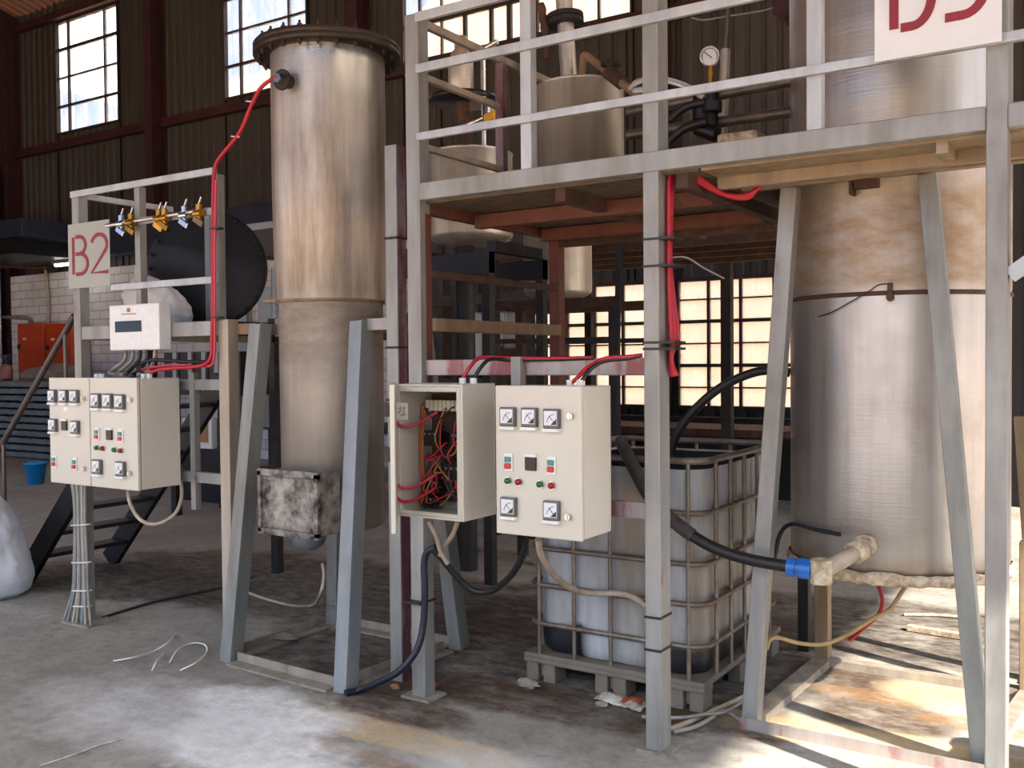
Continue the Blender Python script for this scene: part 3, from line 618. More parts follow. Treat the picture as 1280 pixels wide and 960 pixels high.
for k, (x, z, w_, h_, mt) in enumerate(((-2.72, 1.30, .09, .07, 'black_plastic'), (-2.58, 1.28, .07, .12, 'black_plastic'), (-2.73, 1.19, .09, .05, 'meter_glass_rim'), (-2.60, 1.14, .10, .09, 'black_plastic'), (-2.73, 1.08, .08, .06, 'black_plastic'), (-2.55, 1.03, .07, .06, 'cream_inside'), (-2.74, 1.01, .07, .04, 'black_plastic'), (-2.55, 1.42, .06, .05, 'black_plastic'))):
    b = obj('contactor', MB().box(x-w_/2, x+w_/2, 3.52+.01*(k % 3), 3.60, z-h_/2, z+h_/2), mt, pl, bevel=.003)
    mm = MB()
    for q in range(3): mm.cyl((x-w_*.3+q*w_*.3, 3.508+.01*(k % 3), z+h_*.32), (x-w_*.3+q*w_*.3, 3.52+.01*(k % 3), z+h_*.32), .006, 8)
    obj('terminal_screw', mm, 'chrome', b)
def wire(a, b, mt, r=.004, sag=.06, out=.05):
    a, b = V(a), V(b); c = (a+b)/2+V((rg.uniform(-.03, .03), -out*rg.uniform(.4, 1.1), -sag*rg.uniform(.2, 1)))
    obj('wire', MB().tube([a, a+V((0, -.02, 0)), c, b+V((0, -.02, 0)), b], r, 6, 4), mt, cb)
for k in range(34):
    x, z = rg.uniform(-2.77, -2.52), rg.uniform(1.02, 1.44)
    wire((x, 3.55, z), (min(max(x+rg.uniform(-.16, .16), -2.78), -2.50), 3.55, min(max(z+rg.uniform(-.2, .12), 1.0), 1.46)), rg.choice(['red_cable', 'red_cable', 'pink_cable', 'black_rubber', 'blue_black_rubber', 'yellow_cable']))
for k in range(4): obj('wire', MB().tube([(-2.788+k*.006, 3.54, 1.46-.01*k), (-2.795+k*.006, 3.53, 1.3), (-2.793+k*.006, 3.53, 1.15), (-2.785+k*.008, 3.54, 1.05)], .004, 6, 4), 'yellow_cable' if k % 2 else 'red_cable', cb)
for z in (1.40, 1.12, 1.06): obj('wire', MB().tube([hp+hd*.05+hn*.012+V((0, 0, z)), V((-2.80, 3.41, z-.04)), V((-2.76, 3.47, z-.03)), V((-2.70, 3.54, z+.02))], .0075, 8, 5), 'pink_cable' if z > 1.1 else 'red_cable', cb)
for z in (1.44, 1.24): obj('meter_back', MB().obox(hp+hd*.07+hn*.03+V((0, 0, z)), hd*.03, hn*.018, V((0, 0, .03))), 'black_plastic', dr)
tg = obj('paper_label', MB().obox(aty(503, 514, 3.375), V((.032, 0, 0)), V((0, .001, 0)), V((0, 0, .037))), 'white_plastic', cb)
c0 = aty(503, 514, 3.375)-Y_*.0012
m = MB(); m.stroke([(-.02, .01), (-.006, .02), (-.012, 0), (-.02, -.01)], .003, c0, X_, Z_, .001); m.stroke([(.004, .012), (.014, .02), (.006, -.014)], .003, c0, X_, Z_, .001); m.stroke([(-.008, -.02), (.018, -.014)], .003, c0, X_, Z_, .001)
obj('handwriting', m, 'ink', tg)
for dx in (.28, .34): obj('cable_gland', MB().cyl((ox0+dx, 3.53, oz1-.002), (ox0+dx, 3.53, oz1+.025), .016, 12), 'white_plastic', cb)
a = aty(112, 473, 3.40); W2 = aty(170, 472, 3.40).x-a.x; z1 = a.z; z0 = aty(112, 607, 3.40).z
control_box('closed cream control box with meters and buttons, right one on the B2 frame', a.x, z0, 3.40, W2, z1-z0, .29, LAY)
b0 = aty(61, 471, 3.40)
control_box('closed cream control box of the B2 frame, left one, three meters over two', b0.x, z0, 3.40, a.x-b0.x-.012, z1-z0, .27, LAY1)
for k, pts in enumerate(([(536, 652), (546, 672), (551, 690), (560, 705)], [(572, 652), (566, 668), (556, 682), (550, 694)])):
    obj('conduit', MB().tube([aty(x, y, 3.52+.02*k+.02*i) for i, (x, y) in enumerate(pts)], .011, 10, 6), 'beige_conduit', cb)
# ------------------------------------------------------------------ B2 frame
b2 = thing('steel_platform', 'small grey steel platform frame carrying the B2 sign', 'platform', (-5.0, 3.8, 0))
post('post', -5.735, -5.665, 3.705, 3.775, 0, 2.76, 'post_paint', b2)
post('post', -4.375, -4.295, 3.71, 3.79, 0, 1.90, 'beige_rail', b2)
post('railing_post', -4.415, -4.365, 3.715, 3.765, 1.90, 2.72, 'post_paint', b2)
post('railing_post', -5.115, -5.065, 3.715, 3.765, 1.90, 2.72, 'post_paint', b2)
post('railing_post', -5.19, -5.14, 4.3, 4.35, 1.90, 2.68, 'stand_blue', b2)
post('post', -5.735, -5.665, 5.35, 5.42, 0, 2.0, 'dark_steel', b2)
post('post', -4.375, -4.295, 5.35, 5.42, 0, 2.0, 'dark_steel', b2)
obj('edge_beam', MB().box(-5.665, -4.375, 3.71, 3.77, 1.81, 1.895), 'post_paint', b2, bevel=.004)
obj('edge_beam', MB().box(-5.735, -5.675, 3.775, 5.35, 1.81, 1.89), 'post_paint', b2)
obj('edge_beam', MB().box(-4.375, -4.31, 3.79, 5.35, 1.81, 1.89), 'dark_steel', b2)
obj('cross_beam', MB().box(-5.675, -4.375, 5.35, 5.41, 1.81, 1.89), 'dark_steel', b2)
for z, x0 in ((2.735, -5.735), (2.51, -5.065), (2.125, -5.33)): obj('guard_rail', MB().box(x0, -4.365, 3.695, 3.715, z-.02, z+.02), 'rail_paint', b2, bevel=.003)
obj('guard_rail', MB().box(-5.72, -5.69, 3.776, 4.45, 2.715, 2.75), 'rail_paint', b2)
obj('deck_plate', MB().box(-5.675, -4.375, 3.78, 5.35, 1.88, 1.893), 'dark_steel', b2)
obj('lower_rail', MB().box(-5.665, -4.375, 3.74, 3.78, 1.50, 1.56), 'post_paint', b2)
obj('lower_rail', MB().box(-5.665, -4.375, 3.74, 3.78, .96, 1.02), 'post_paint', b2)
obj('mounting_strut', MB().box(-4.66, -4.62, 3.735, 3.775, .80, 1.60), 'post_paint', b2)
obj('base_plate', MB().box(-5.80, -5.52, 3.62, 3.84, 0, .012), 'frame_floor', b2)
sign('sign_board', 'grey sign with red B2 hung on the left railing', -5.755, -5.327, 2.137, 2.545, 3.69, 'sign_grey', [('B', -5.70, 2.225, .15), ('2', -5.51, 2.225, .165)], .235, .023)
# cables strapped to its left leg
cg = thing('cable_bundle', 'bundle of grey cables strapped to the leg under the left boxes', 'cables', (-5.68, 3.68, 0))
for k in range(7):
    x = -5.735+.02*k; sp = (k-3)*.012; yy = 3.683-.006*(k % 2)
    obj('cable', MB().tube([(x+sp*.8, yy-.01, .99), (x, yy, .8), (x-sp*.1, yy, .6), (x+sp*.2, yy, .42), (x+sp*.6, yy-.006, .2), (x+sp*2.3, yy-.03, .012)], .010, 8, 4), ['grey_conduit', 'sheet_grey', 'beige_conduit'][k % 3], cg)
for z in (.62, .38, .2, .1): obj('strap', MB().tube([(-5.755, 3.70, z), (-5.745, 3.665, z+.004), (-5.68, 3.655, z+.012), (-5.60, 3.668, z+.02), (-5.59, 3.70, z+.02)], .005, 6, 3), 'white_plastic', cg)
# white controller on the lower edge of the platform
d0, d1 = aty(136, 382, 3.62), aty(199, 437, 3.62)
db = thing('display_unit', 'white controller with a dark green screen under the B2 sign', 'controller', ((d0.x+d1.x)/2, 3.66, d1.z))
obj('case', MB().box(d0.x, d1.x, 3.62, 3.708, d1.z, d0.z), 'white_plastic', db, bevel=.008)
W_, H_ = d1.x-d0.x, d0.z-d1.z
obj('screen', MB().box(d0.x+W_*.13, d0.x+W_*.66, 3.6165, 3.62, d1.z+H_*.40, d1.z+H_*.64), 'lcd_glass', db)
obj('emblem', MB().box(d0.x+W_*.38, d0.x+W_*.44, 3.6175, 3.62, d1.z+H_*.83, d1.z+H_*.92).box(d0.x+W_*.26, d0.x+W_*.56, 3.6178, 3.62, d1.z+H_*.78, d1.z+H_*.80), 'cardboard', db)
for k in range(5):
    x = d0.x+W_*(.2+.15*k); obj('cable', MB().tube([(x, 3.665, d1.z+.01), (x-.01, 3.66, d1.z-.06), (x-.07+.02*k, 3.60, d1.z-.13), (a.x+.03+.05*k, 3.55, z1+.02)], .011, 8, 5), ['grey_conduit', 'grey_conduit', 'black_rubber', 'black_rubber', 'beige_conduit'][k], db)
# blind flange leaning on the deck
bf = thing('blank_flange', 'round black bolted steel cover standing on the B2 platform', 'flange', (-5.44, 4.55, 1.893))
n_ = V((.62, -.78, .08)).normalized(); ax = Matrix((n_.cross(Z_).normalized(), n_.cross(n_.cross(Z_)).normalized()*-1, n_)).transposed()
fc = V((-5.46, 4.55, 1.893+.415))
obj('disc', MB().lathe([(.001, 0), (.405, 0), (.41, .004), (.41, .026), (.405, .03), (.378, .03), (.36, .036), (.001, .05)], fc, 64, ax), 'black_steel', bf)
for k in range(24):
    c = fc+ax @ V(((.384)*math.cos(2*PI*k/24), .384*math.sin(2*PI*k/24), .02))
    obj('bolt', MB().cyl(c, c+n_*.03, .013, 6).cyl(c+n_*.03, c+n_*.05, .008, 6), 'dark_steel', bf)
# valve manifold hanging on its rail
vm = thing('valve_manifold', 'row of small valves with yellow handles along the B2 railing', 'valves', (-5.2, 3.67, 2.48))
vz = 2.50
obj('pipe', MB().cyl((-5.315, 3.665, vz), (-4.45, 3.665, vz+.015), .012, 10), 'steel_bare', vm)
for px_, mt in ((152, 'chrome'), (164, 'brass'), (199, 'yellow_handle'), (206, 'brass'), (231, 'chrome'), (249, 'crust_beam')):
    x = aty(px_, 288, 3.665).x
    v_ = obj('valve', MB().cyl((x, 3.665, vz-.045), (x, 3.665, vz+.05), .019, 10).cyl((x-.03, 3.665, vz), (x+.03, 3.665, vz), .024, 8), 'brass' if mt != 'chrome' else 'chrome', vm)
    obj('handle', MB().obox((x+.02, 3.64, vz-.05), (.035, 0, -.02), (0, .006, 0), (.008, 0, .014)), mt, v_, bevel=.003)
    obj('stem', MB().cyl((x, 3.665, vz+.05), (x+.03, 3.66, vz+.09), .007, 8), 'chrome', v_)
from mathutils import noise as NZ
def sack(name, label, cat, c, r, h, mat, seed, tilt=(0, 0), top=.6, group=None, crease=.085):
    """slumped crumpled bag"""
    m = MB(); rows, nf = 36, 72; vs = []; o = V((seed*3.1, seed*1.7, seed*.9))
    prof = [(0, .80), (.05, .95), (.18, 1.04), (.38, 1.0), (.6, .90), (.8, (.86+top)/2), (.92, top), (.985, top*.75), (1, top*.5)]
    for i in range(rows+1):
        t = i/rows
        for (ta, ra), (tb, rb_) in zip(prof, prof[1:]):
            if ta <= t <= tb+1e-9: rr = ra+(rb_-ra)*(t-ta)/(tb-ta)
        for k in range(nf):
            a_ = 2*PI*k/nf; ca, sa = math.cos(a_), math.sin(a_)
            q = (abs(ca)**3.2+abs(sa)**3.2)**(-.16)
            p_ = V((ca*1.3, sa*1.3, t*h/max(r)*1.1))+o
            cr_ = abs(NZ.noise(p_*1.7))*1.0+abs(NZ.noise(p_*3.6+V((5, 2, 1))))*.6+abs(NZ.noise(p_*7.5))*.4
            cr_ = 1-cr_; fl_ = abs(math.sin(a_*3+4*NZ.noise(p_*.8)+3*t))*.35; wv = 1.02+crease*1.3*(cr_-.5)*(.4+t)-crease*fl_
            vs.append(V(c)+V((r[0]*rr*q*wv*ca+tilt[0]*t*t, r[1]*rr*q*wv*sa+tilt[1]*t*t, h*t*(1+.16*NZ.noise(p_*.9)*t))))
    m.add(vs, [(i*nf+k, i*nf+(k+1) % nf, (i+1)*nf+(k+1) % nf, (i+1)*nf+k) for i in range(rows) for k in range(nf)], True)
    m.add(vs[:nf], [tuple(range(nf))[::-1]]); m.add(vs[-nf:], [tuple(range(nf))], True)
    return tag(obj(name, m, mat), label, cat, group)
sack('bulk_bag', 'crumpled white bulk bag standing on the floor at the left edge', 'bag', (-7.08, 3.74, 0), (.44, .34), .76, 'white_sack', 3, (-.12, .02), top=.62)
sack('plastic_bag', 'white plastic bag beside the round black cover on the B2 platform', 'bag', (-5.42, 4.12, 1.893), (.26, .13), .38, 'white_sack', 9, (-.24, 0), top=.12, crease=.13)
# ------------------------------------------------------------------ intermediate bulk container
ib = thing('bulk_container', 'caged white plastic liquid container with black residue, behind the tall middle post', 'container', (-2.19, 4.80, 0))
ix0, ix1, iy0, iy1 = -2.67, -1.70, 4.25, 5.36
def rrect(x0, x1, y0, y1, r, n=8, bul=0, per=None):
    pts = []
    for cx, cy, a0 in ((x1-r, y0+r, -90), (x1-r, y1-r, 0), (x0+r, y1-r, 90), (x0+r, y0+r, 180)):
        arcp = [(cx+r*math.cos(math.radians(a0+90*i/n)), cy+r*math.sin(math.radians(a0+90*i/n))) for i in range(n+1)]
        if pts:
            a, b = pts[-1], arcp[0]
            for k in range(1, 16): pts.append((a[0]+(b[0]-a[0])*k/16, a[1]+(b[1]-a[1])*k/16))
        pts += arcp
    a, b = pts[-1], pts[0]
    for k in range(1, 16): pts.append((a[0]+(b[0]-a[0])*k/16, a[1]+(b[1]-a[1])*k/16))
    return pts
g = .028; base = rrect(ix0+g, ix1-g, iy0+g, iy1-g, .13); n = len(base); cx, cy = (ix0+ix1)/2, (iy0+iy1)/2
rows = [.15, .17, .22, .30, .40, .5, .6, .69, .8, .92, 1.0, 1.08, 1.13]; vs = []
for z in rows:
    for x, y in base:
        # panels bulge between the cage bars
        f = .5-.5*math.cos(2*PI*((x-ix0)/(ix1-ix0)*4)); g_ = .5-.5*math.cos(2*PI*((y-iy0)/(iy1-iy0)*4))
        onx = abs(y-cy) > .5*(iy1-iy0)-g-.02; k = (f if onx else g_)*.012-.006
        s_ = .955 if z == .15 else (.985 if z == .17 else 1)
        d = V((x-cx, y-cy, 0)); vs.append(V((cx, cy, z))+d*s_*(1+k/.5))
m = MB(); R_ = len(rows); m.add(vs, [(i*n+k, i*n+(k+1) % n, (i+1)*n+(k+1) % n, (i+1)*n+k) for i in range(R_-1) for k in range(n)], True)
m.add(vs[:n], [tuple(range(n))[::-1]]); m.add(vs[-n:]+[V((cx, cy, 1.12))+(v-V((cx, cy, v.z)))*.96 for v in vs[-n:]], [(k, (k+1) % n, n+(k+1) % n, n+k) for k in range(n)])
obj('bottle', m, 'ibc_plastic', ib)
inn = [V((cx, cy, 1.12))+(v-V((cx, cy, v.z)))*.96 for v in vs[-n:]]; low = [v-V((0, 0, .14)) for v in inn]
obj('inner_wall', MB().add(inn+low, [(k, n+k, n+(k+1) % n, (k+1) % n) for k in range(n)], True).add(low, [tuple(range(n))]), 'black_plastic', ib)
for z in (.30, .50, .69, .93, 1.175):
    pts = [V((x, y, z)) for x, y in rrect(ix0, ix1, iy0, iy1, .10)]; pts.append(pts[0])
    obj('cage_bar', MB().tube(pts, .0135 if z < 1.1 else .017, 8, 0, False), 'cage_steel', ib)
bars = [(ix0+.075+(ix1-ix0-.15)*i/4, yy, 0) for i in range(5) for yy in (iy0, iy1)]+[(xx, iy0+.16+(iy1-iy0-.32)*i/4, 1) for i in range(5) for xx in (ix0, ix1)]
for x, y, s_ in bars: obj('cage_upright', MB().cyl((x, y, .14), (x, y, 1.175), .011, 8), 'cage_steel', ib)
pal = obj('pallet', MB().box(ix0-.01, ix1+.01, iy0-.02, iy1+.02, .115, .145).box(ix0-.012, ix1+.012, iy0-.022, iy0+.09, .095, .12), 'pallet_plastic', ib, bevel=.008)
for x in (ix0+.085, cx, ix1-.085):
    for y in (iy0+.05, cy, iy1-.05):
        obj('foot', MB().box(x-.085, x-.015, y-.06, y+.06, 0, .1).box(x+.015, x+.085, y-.06, y+.06, 0, .1).box(x-.015, x+.015, y-.03, y+.06, .02, .1), 'pallet_plastic', pal, bevel=.006)
# ------------------------------------------------------------------ hoses and cables
def cable(name, label, pts, r, mat, cat='cable', n=10, sm=6, group=None): return tag(obj(name, MB().tube(pts, r, n, sm), mat), label, cat, group)
dh = thing('drain_hose', 'thick black hose with blue coupling from the caged container to the big tank', 'hose', (-1.6, 4.14, .6))
hp_ = [aty(776, 552, 4.36), aty(783, 566, 4.22), aty(795, 590, 4.17), aty(812, 620, 4.13), aty(838, 648, 4.11), aty(866, 670, 4.10), aty(900, 688, 4.10), aty(940, 700, 4.10), aty(990, 709, 4.10)]
obj('ribbed_sleeve', MB().tube(hp_[:6], .030, 12, 14, ring=.10), 'grey_hose', dh)
obj('hose', MB().tube([p_+V((0, .0, -.0)) for p_ in hp_], .026, 12, 8), 'black_rubber', dh)
c0, c1 = aty(984, 708, 4.10), aty(1014, 712, 4.11); dd = (c1-c0).normalized()
obj('coupling', MB().cyl(c0, c0+dd*.035, .040, 12).cyl(c0+dd*.035, c0+dd*.05, .034, 12).cyl(c0+dd*.05, c0+dd*.10, .043, 12), 'blue_plastic', dh, bevel=.003)
e0 = aty(1028, 713, 4.12)
obj('elbow', MB().cyl(c0+dd*.10, e0+dd*.02, .033, 12).cyl(c0+dd*.115, c0+dd*.14, .05, 14).cyl(e0+V((0, -.02, -.05)), e0+V((0, -.02, .05)), .045, 12), 'crusted', dh, bevel=.004)
obj('pipe', MB().tube([e0, aty(1048, 703, 4.15), aty(1070, 690, 4.22), aty(1082, 683, 4.30)], .034, 12, 4), 'beige_conduit', dh)
obj('collar', MB().cyl(aty(1066, 692, 4.21), aty(1076, 686, 4.25), .048, 14), 'crusted', dh)
cable('suction_hose', 'black hose arching out of the open container past the lower windows', [aty(838, 572, 4.75), aty(842, 552, 4.75), aty(858, 524, 4.76), aty(884, 497, 4.78), aty(912, 478, 4.8), aty(945, 465, 4.82), aty(972, 463, 4.84), aty(988, 466, 4.86)], .023, 'black_rubber', 'hose')
cable('blue_hose', 'thin blue hose curving round the foot of the big tank', [aty(968, 700, 4.55), aty(975, 668, 4.5), aty(990, 655, 4.45), aty(1020, 662, 4.34), aty(1050, 668, 4.28)], .010, 'blue_black_rubber', 'hose')
rb = thing('cable_bundle', 'bright red cables tied down the side of the tall middle post', 'cables', (-1.62, 3.8, 1.6))
for k in range(3):
    o_ = .016*(k-1)
    obj('cable', MB().tube([aty(958-6*k, 227+3*k, 4.05), aty(935, 243+2*k, 4.02), aty(905, 243, 3.97), aty(870, 226-3*k, 3.88), aty(846, 211, 3.82), aty(837+2*k, 222, 3.81+o_), aty(836+1.5*k, 260, 3.80+o_), aty(836+k, 330, 3.80+o_), aty(837+3*k, 380, 3.80+o_), aty(839+4*k, 420, 3.80+o_), aty(839, 448, 3.80+o_), aty(840+k*3, 470, 3.81)], .0105, 8, 6), 'red_cable', rb)
for py in (298, 332, 428, 436, 773, 814): 
    z = aty(822, py, 3.713).z; obj('cable_tie', MB().box(-1.749, -1.673 if py > 600 else -1.605, 3.709, 3.825, z-.005, z+.005), 'black_rubber', rb)
for z in (2.30, 2.25): pass
cable('thin_wire', 'thin pale wire hanging beside the red cables on the middle post', [aty(838, 322, 3.85), aty(858, 322, 3.9), aty(880, 335, 4.0), aty(905, 348, 4.1)], .004, 'grey_conduit', 'wire')
pr_ = thing('power_leads', 'red and black leads rising from the top of the open control box', 'cables', (-2.5, 3.55, 1.57))
for k, mt in enumerate(('red_cable', 'black_rubber')):
    obj('lead', MB().tube([(ox0+.28+.06*k, 3.53, oz1+.02), aty(588+14*k, 458, 3.55), aty(602+12*k, 447+2*k, 3.62), aty(640, 448+2*k, 3.72), aty(700, 448+k, 3.735), aty(742, 447, 3.738)], .009, 8, 6), mt, pr_)
pr_ = thing('power_leads', 'red and black leads curving from the closed box up to the tall middle post', 'cables', (-1.95, 3.55, 1.57))
for k, mt in enumerate(('red_cable', 'black_rubber')):
    obj('lead', MB().tube([(-2.0+.05*k, 3.53, 1.55), aty(722+8*k, 472, 3.54), aty(735+6*k, 459, 3.58), aty(757, 448+3*k, 3.63), aty(785, 446+2*k, 3.66), aty(803, 444, 3.69)], .009, 8, 6), mt, pr_)
rc = thing('cable_run', 'red cable hanging from the slim tank nozzle down the B2 frame to its right box', 'cable', (-4.4, 3.69, 1.6))
xb = a.x+W2*.82
obj('cable', MB().tube([NOZ, aty(340, 99, 3.70), aty(326, 110, 3.70), aty(314, 132, 3.70), aty(300, 165, 3.70), aty(282, 188, 3.70), aty(270, 205, 3.70), aty(267, 228, 3.69), aty(266, 300, 3.69), aty(266, 380, 3.69), aty(265, 420, 3.69), aty(264, 445, 3.68), aty(252, 457, 3.64), aty(220, 460, 3.58), aty(200, 462, 3.55), V((xb, 3.545, z1+.03))], .011, 10, 6), 'red_cable', rc)
obj('cable', MB().tube([aty(270, 225, 3.68), aty(268.5, 300, 3.685), aty(268.5, 400, 3.685), aty(267, 450, 3.68), aty(255, 458, 3.66), aty(215, 456, 3.63), aty(175, 462, 3.6)], .008, 8, 6), 'pink_cable', rc)
obj('cable', MB().tube([aty(262, 452, 3.72), aty(230, 452, 3.66), aty(190, 450, 3.62), aty(172, 458, 3.57), V((a.x+W2*.70, 3.545, z1+.02))], .010, 8, 6), 'black_rubber', rc)
for px_, py_ in ((315, 128), (296, 172)): 
    c = aty(px_-2, py_, 3.70); obj('cable_clip', MB().cyl(c+V((-.03, 0, .012)), c+V((.03, 0, .0)), .007, 8), 'steel_bare', rc)
for py_ in (286, 397): c = aty(268, py_, 3.69); obj('cable_tie', MB().box(c.x-.02, c.x+.05, 3.675, 3.717, c.z-.004, c.z+.004), 'black_rubber', rc)
cable('conduit', 'pale flexible conduit looping below the right B2 control box', [aty(160, 612, 3.52), aty(163, 630, 3.52), aty(176, 650, 3.52), aty(196, 655, 3.55), aty(218, 643, 3.62), aty(227, 622, 3.70), aty(226, 600, 3.725)], .011, 'beige_conduit', 'conduit')
cable('conduit', 'beige conduit curving from the closed box across the front of the caged container', [aty(673, 674, 3.53), aty(676, 692, 3.6), aty(690, 716, 3.75), aty(712, 734, 3.95), aty(735, 741, 4.1), aty(770, 742, 4.18), aty(790, 746, 4.18), aty(808, 758, 4.17)], .015, 'beige_conduit', 'conduit')
cable('conduit', 'pale conduit crossing between the splayed legs under the big tank', [aty(958, 812, 4.32), aty(962, 800, 4.35), aty(973, 797, 4.4), aty(1000, 804, 4.5), aty(1030, 805, 4.55), aty(1060, 793, 4.6), aty(1090, 774, 4.65), aty(1112, 762, 4.68), aty(1122, 748, 4.70), aty(1132, 733, 4.70)], .010, 'yellow_conduit', 'conduit')
cable('red_drop_cable', 'dark red cable dropping from under the big tank', [aty(1097, 728, 4.75), aty(1103, 750, 4.75), aty(1098, 768, 4.75), aty(1080, 785, 4.75), aty(1062, 800, 4.8)], .009, 'red_cable')
bl = thing('black_cable', 'black cable sagging between the open and closed control boxes', 'cable', (-2.6, 3.7, .5))
obj('cable', MB().tube([aty(657, 676, 3.6), aty(655, 690, 3.66), aty(640, 718, 3.78), aty(615, 738, 3.85), aty(592, 738, 3.85), aty(572, 722, 3.8), aty(552, 698, 3.72), aty(540, 686, 3.68)], .016, 10, 6), 'black_rubber', bl)
bc = thing('blue_cable', 'dark blue cable tied down the post under the open control box', 'cable', (-3.0, 3.69, 0))
obj('cable', MB().tube([aty(545, 684, 3.69), aty(534, 690, 3.69), aty(530, 706, 3.69), aty(531, 740, 3.69), aty(529, 780, 3.69), aty(521, 812, 3.66), aty(500, 838, 3.62), aty(475, 852, 3.61), atz(450, 862, .02), atz(432, 866, .02)], .017, 10, 6), 'blue_black_rubber', bc)
z = aty(530, 754, 3.70).z; obj('cable_tie', MB().box(-3.012, -2.918, 3.668, 3.80, z-.005, z+.005), 'black_rubber', bc)
cable('floor_hose', 'thin beige hose lying under the slim column tank', [atz(302, 738, .12), atz(330, 748, .06), atz(365, 757, .02), atz(390, 757, .02), aty(400, 744, 4.05), aty(405, 720, 4.05), aty(403, 704, 4.05)], .010, 'beige_conduit', 'hose')
cable('floor_cable', 'thin dark cable on the floor from the left boxes towards the slim tank', [atz(128, 772, .01), atz(150, 765, .01), atz(190, 753, .01), atz(230, 744, .01), atz(265, 737, .01), atz(300, 730, .01), aty(318, 720, 4.3)], .009, 'dark_steel')
for k, (pts, mt) in enumerate((([(820, 918), (860, 903), (893, 888), (925, 873), (938, 866)], 'beige_conduit'), ([(842, 915), (870, 908), (890, 897), (905, 888), (930, 902), (940, 898)], 'grey_conduit'), ([(802, 896), (850, 897), (880, 893), (905, 890), (930, 876)], 'grey_conduit'))):
    cable('floor_conduit', ['pale conduit running diagonally on the floor behind the middle post', 'grey conduit bent in a vee at the corner of the caged container', 'thin grey conduit lying straight along the front of the container pallet'][k], [atz(x, y, .014+.012*k) for x, y in pts], .012-.002*k, mt, 'conduit')
# ------------------------------------------------------------------ vessels and pipes on and behind the platform
def vessel(label, cx, cy, R, z0, z1, dome=.05, mat='steel_tank_far', dish=True, name='vessel', base=None):
    t = thing(name, label, 'tank', (cx, cy, z0 if base is None else base))
    b = [(0, z0-.0), (R*.6, z0+.02), (R-.02, z0+.06), (R, z0+.09)] if dish else [(0, z0), (R, z0)]
    obj('shell', MB().lathe(b+[(R, z1-.012), (R+.006, z1-.01), (R+.006, z1)], (cx, cy, 0), 48), mat, t)
    obj('lid', MB().lathe([(R+.006, z1), (R-.02, z1+.012), (R*.5, z1+dome*.8), (.001, z1+dome)], (cx, cy, 0), 48), mat, t)
    return t
q = aty(588, 250, 6.3)
ts_ = vessel('squat steel vessel with flanged pipe on top, on dark frame left of the deck', q.x, 6.3, .335, 2.55, 3.28, base=0)
obj('riser', MB().cyl((q.x-.06, 6.3, 3.30), (q.x-.06, 6.3, 3.74), .05, 20), 'rust_brown', ts_)
obj('flange', MB().lathe([(.05, 3.70), (.27, 3.70), (.27, 3.74), (.12, 3.745), (.10, 3.78), (.05, 3.78)], (q.x-.06, 6.3, 0), 32), 'black_steel', ts_)
obj('column_head', MB().lathe([(.09, 3.78), (.10, 3.80), (.10, 4.02), (.07, 4.10), (.05, 4.12), (.05, 4.22), (.001, 4.22)], (q.x-.08, 6.3, 0), 24), 'steel_tank_far', ts_)
obj('side_pipe', MB().tube([(q.x+.17, 6.25, 3.30), (q.x+.17, 6.25, 3.95), (q.x+.17, 6.25, 4.05), (q.x+.30, 6.25, 4.10)], .022, 10, 4), 'steel_bare', ts_)
obj('cross_pipe', MB().tube([(q.x-.36, 6.1, 3.44), (q.x-.1, 6.1, 3.43), (q.x+.3, 6.1, 3.50), (q.x+.42, 6.1, 3.60)], .020, 10, 4), 'steel_bare', ts_)
vv = obj('valve', MB().cyl((q.x+.34, 6.05, 3.42), (q.x+.34, 6.05, 3.58), .035, 10), 'chrome', ts_)
obj('handle', MB().obox((q.x+.40, 6.0, 3.46), (.05, 0, .01), (0, .02, 0), (0, 0, .035)), 'yellow_handle', vv, bevel=.01)
obj('pressure_valve', MB().cyl((q.x-.42, 6.1, 3.68), (q.x-.40, 6.1, 3.90), .018, 8).cyl((q.x-.47, 6.1, 3.93), (q.x-.37, 6.1, 3.96), .022, 8).cyl((q.x-.45, 6.1, 3.70), (q.x-.37, 6.1, 3.72), .018, 8), 'chrome', ts_)
fs = ts_
for dx in (-.42, .42):
    for dy in (-.38, .38): obj('leg', MB().box(q.x+dx-.035, q.x+dx+.035, 6.3+dy-.035, 6.3+dy+.035, 0, 2.46), 'dark_steel', fs)
    obj('top_beam', MB().box(q.x+dx-.04, q.x+dx+.04, 5.965, 6.635, 2.46, 2.54), 'black_steel', fs)
for dy in (-.38, .38): obj('top_beam', MB().box(q.x-.455, q.x+.455, 6.3+dy-.04, 6.3+dy+.04, 2.30, 2.455), 'black_steel', fs)
obj('column', MB().cyl((q.x-.02, 6.25, .0), (q.x-.02, 6.25, 2.55), .075, 16), 'dark_steel', fs)
q = aty(725, 150, 4.78)
tm = vessel('weathered steel drum vessel standing on the platform deck, pipe rising from its lid', q.x, 4.78, .243, 2.442, 3.165, .02, dish=False)
px_ = aty(712, 90, 4.78).x
obj('riser', MB().cyl((px_, 4.78, 3.17), (px_-.06, 4.78, 4.1), .047, 18), 'steel_tank_far', tm)
obj('flange', MB().cyl((px_-.025, 4.78, 3.53), (px_-.027, 4.78, 3.555), .105, 24).cyl((px_-.027, 4.78, 3.56), (px_-.029, 4.78, 3.585), .105, 24), 'dark_steel', tm)
obj('hanging_chain', MB().tube([aty(676, 5, 4.7), aty(680, 30, 4.7), aty(683, 55, 4.7), aty(682, 74, 4.7)], .022, 8, 4, ring=.25), 'rust_brown', tm)
obj('elbow_pipe', MB().tube([aty(727, 104, 4.7), aty(729, 75, 4.7), aty(733, 70, 4.7), aty(762, 92, 4.65), aty(800, 122, 4.6)], .022, 10, 4), 'crust_beam', tm)
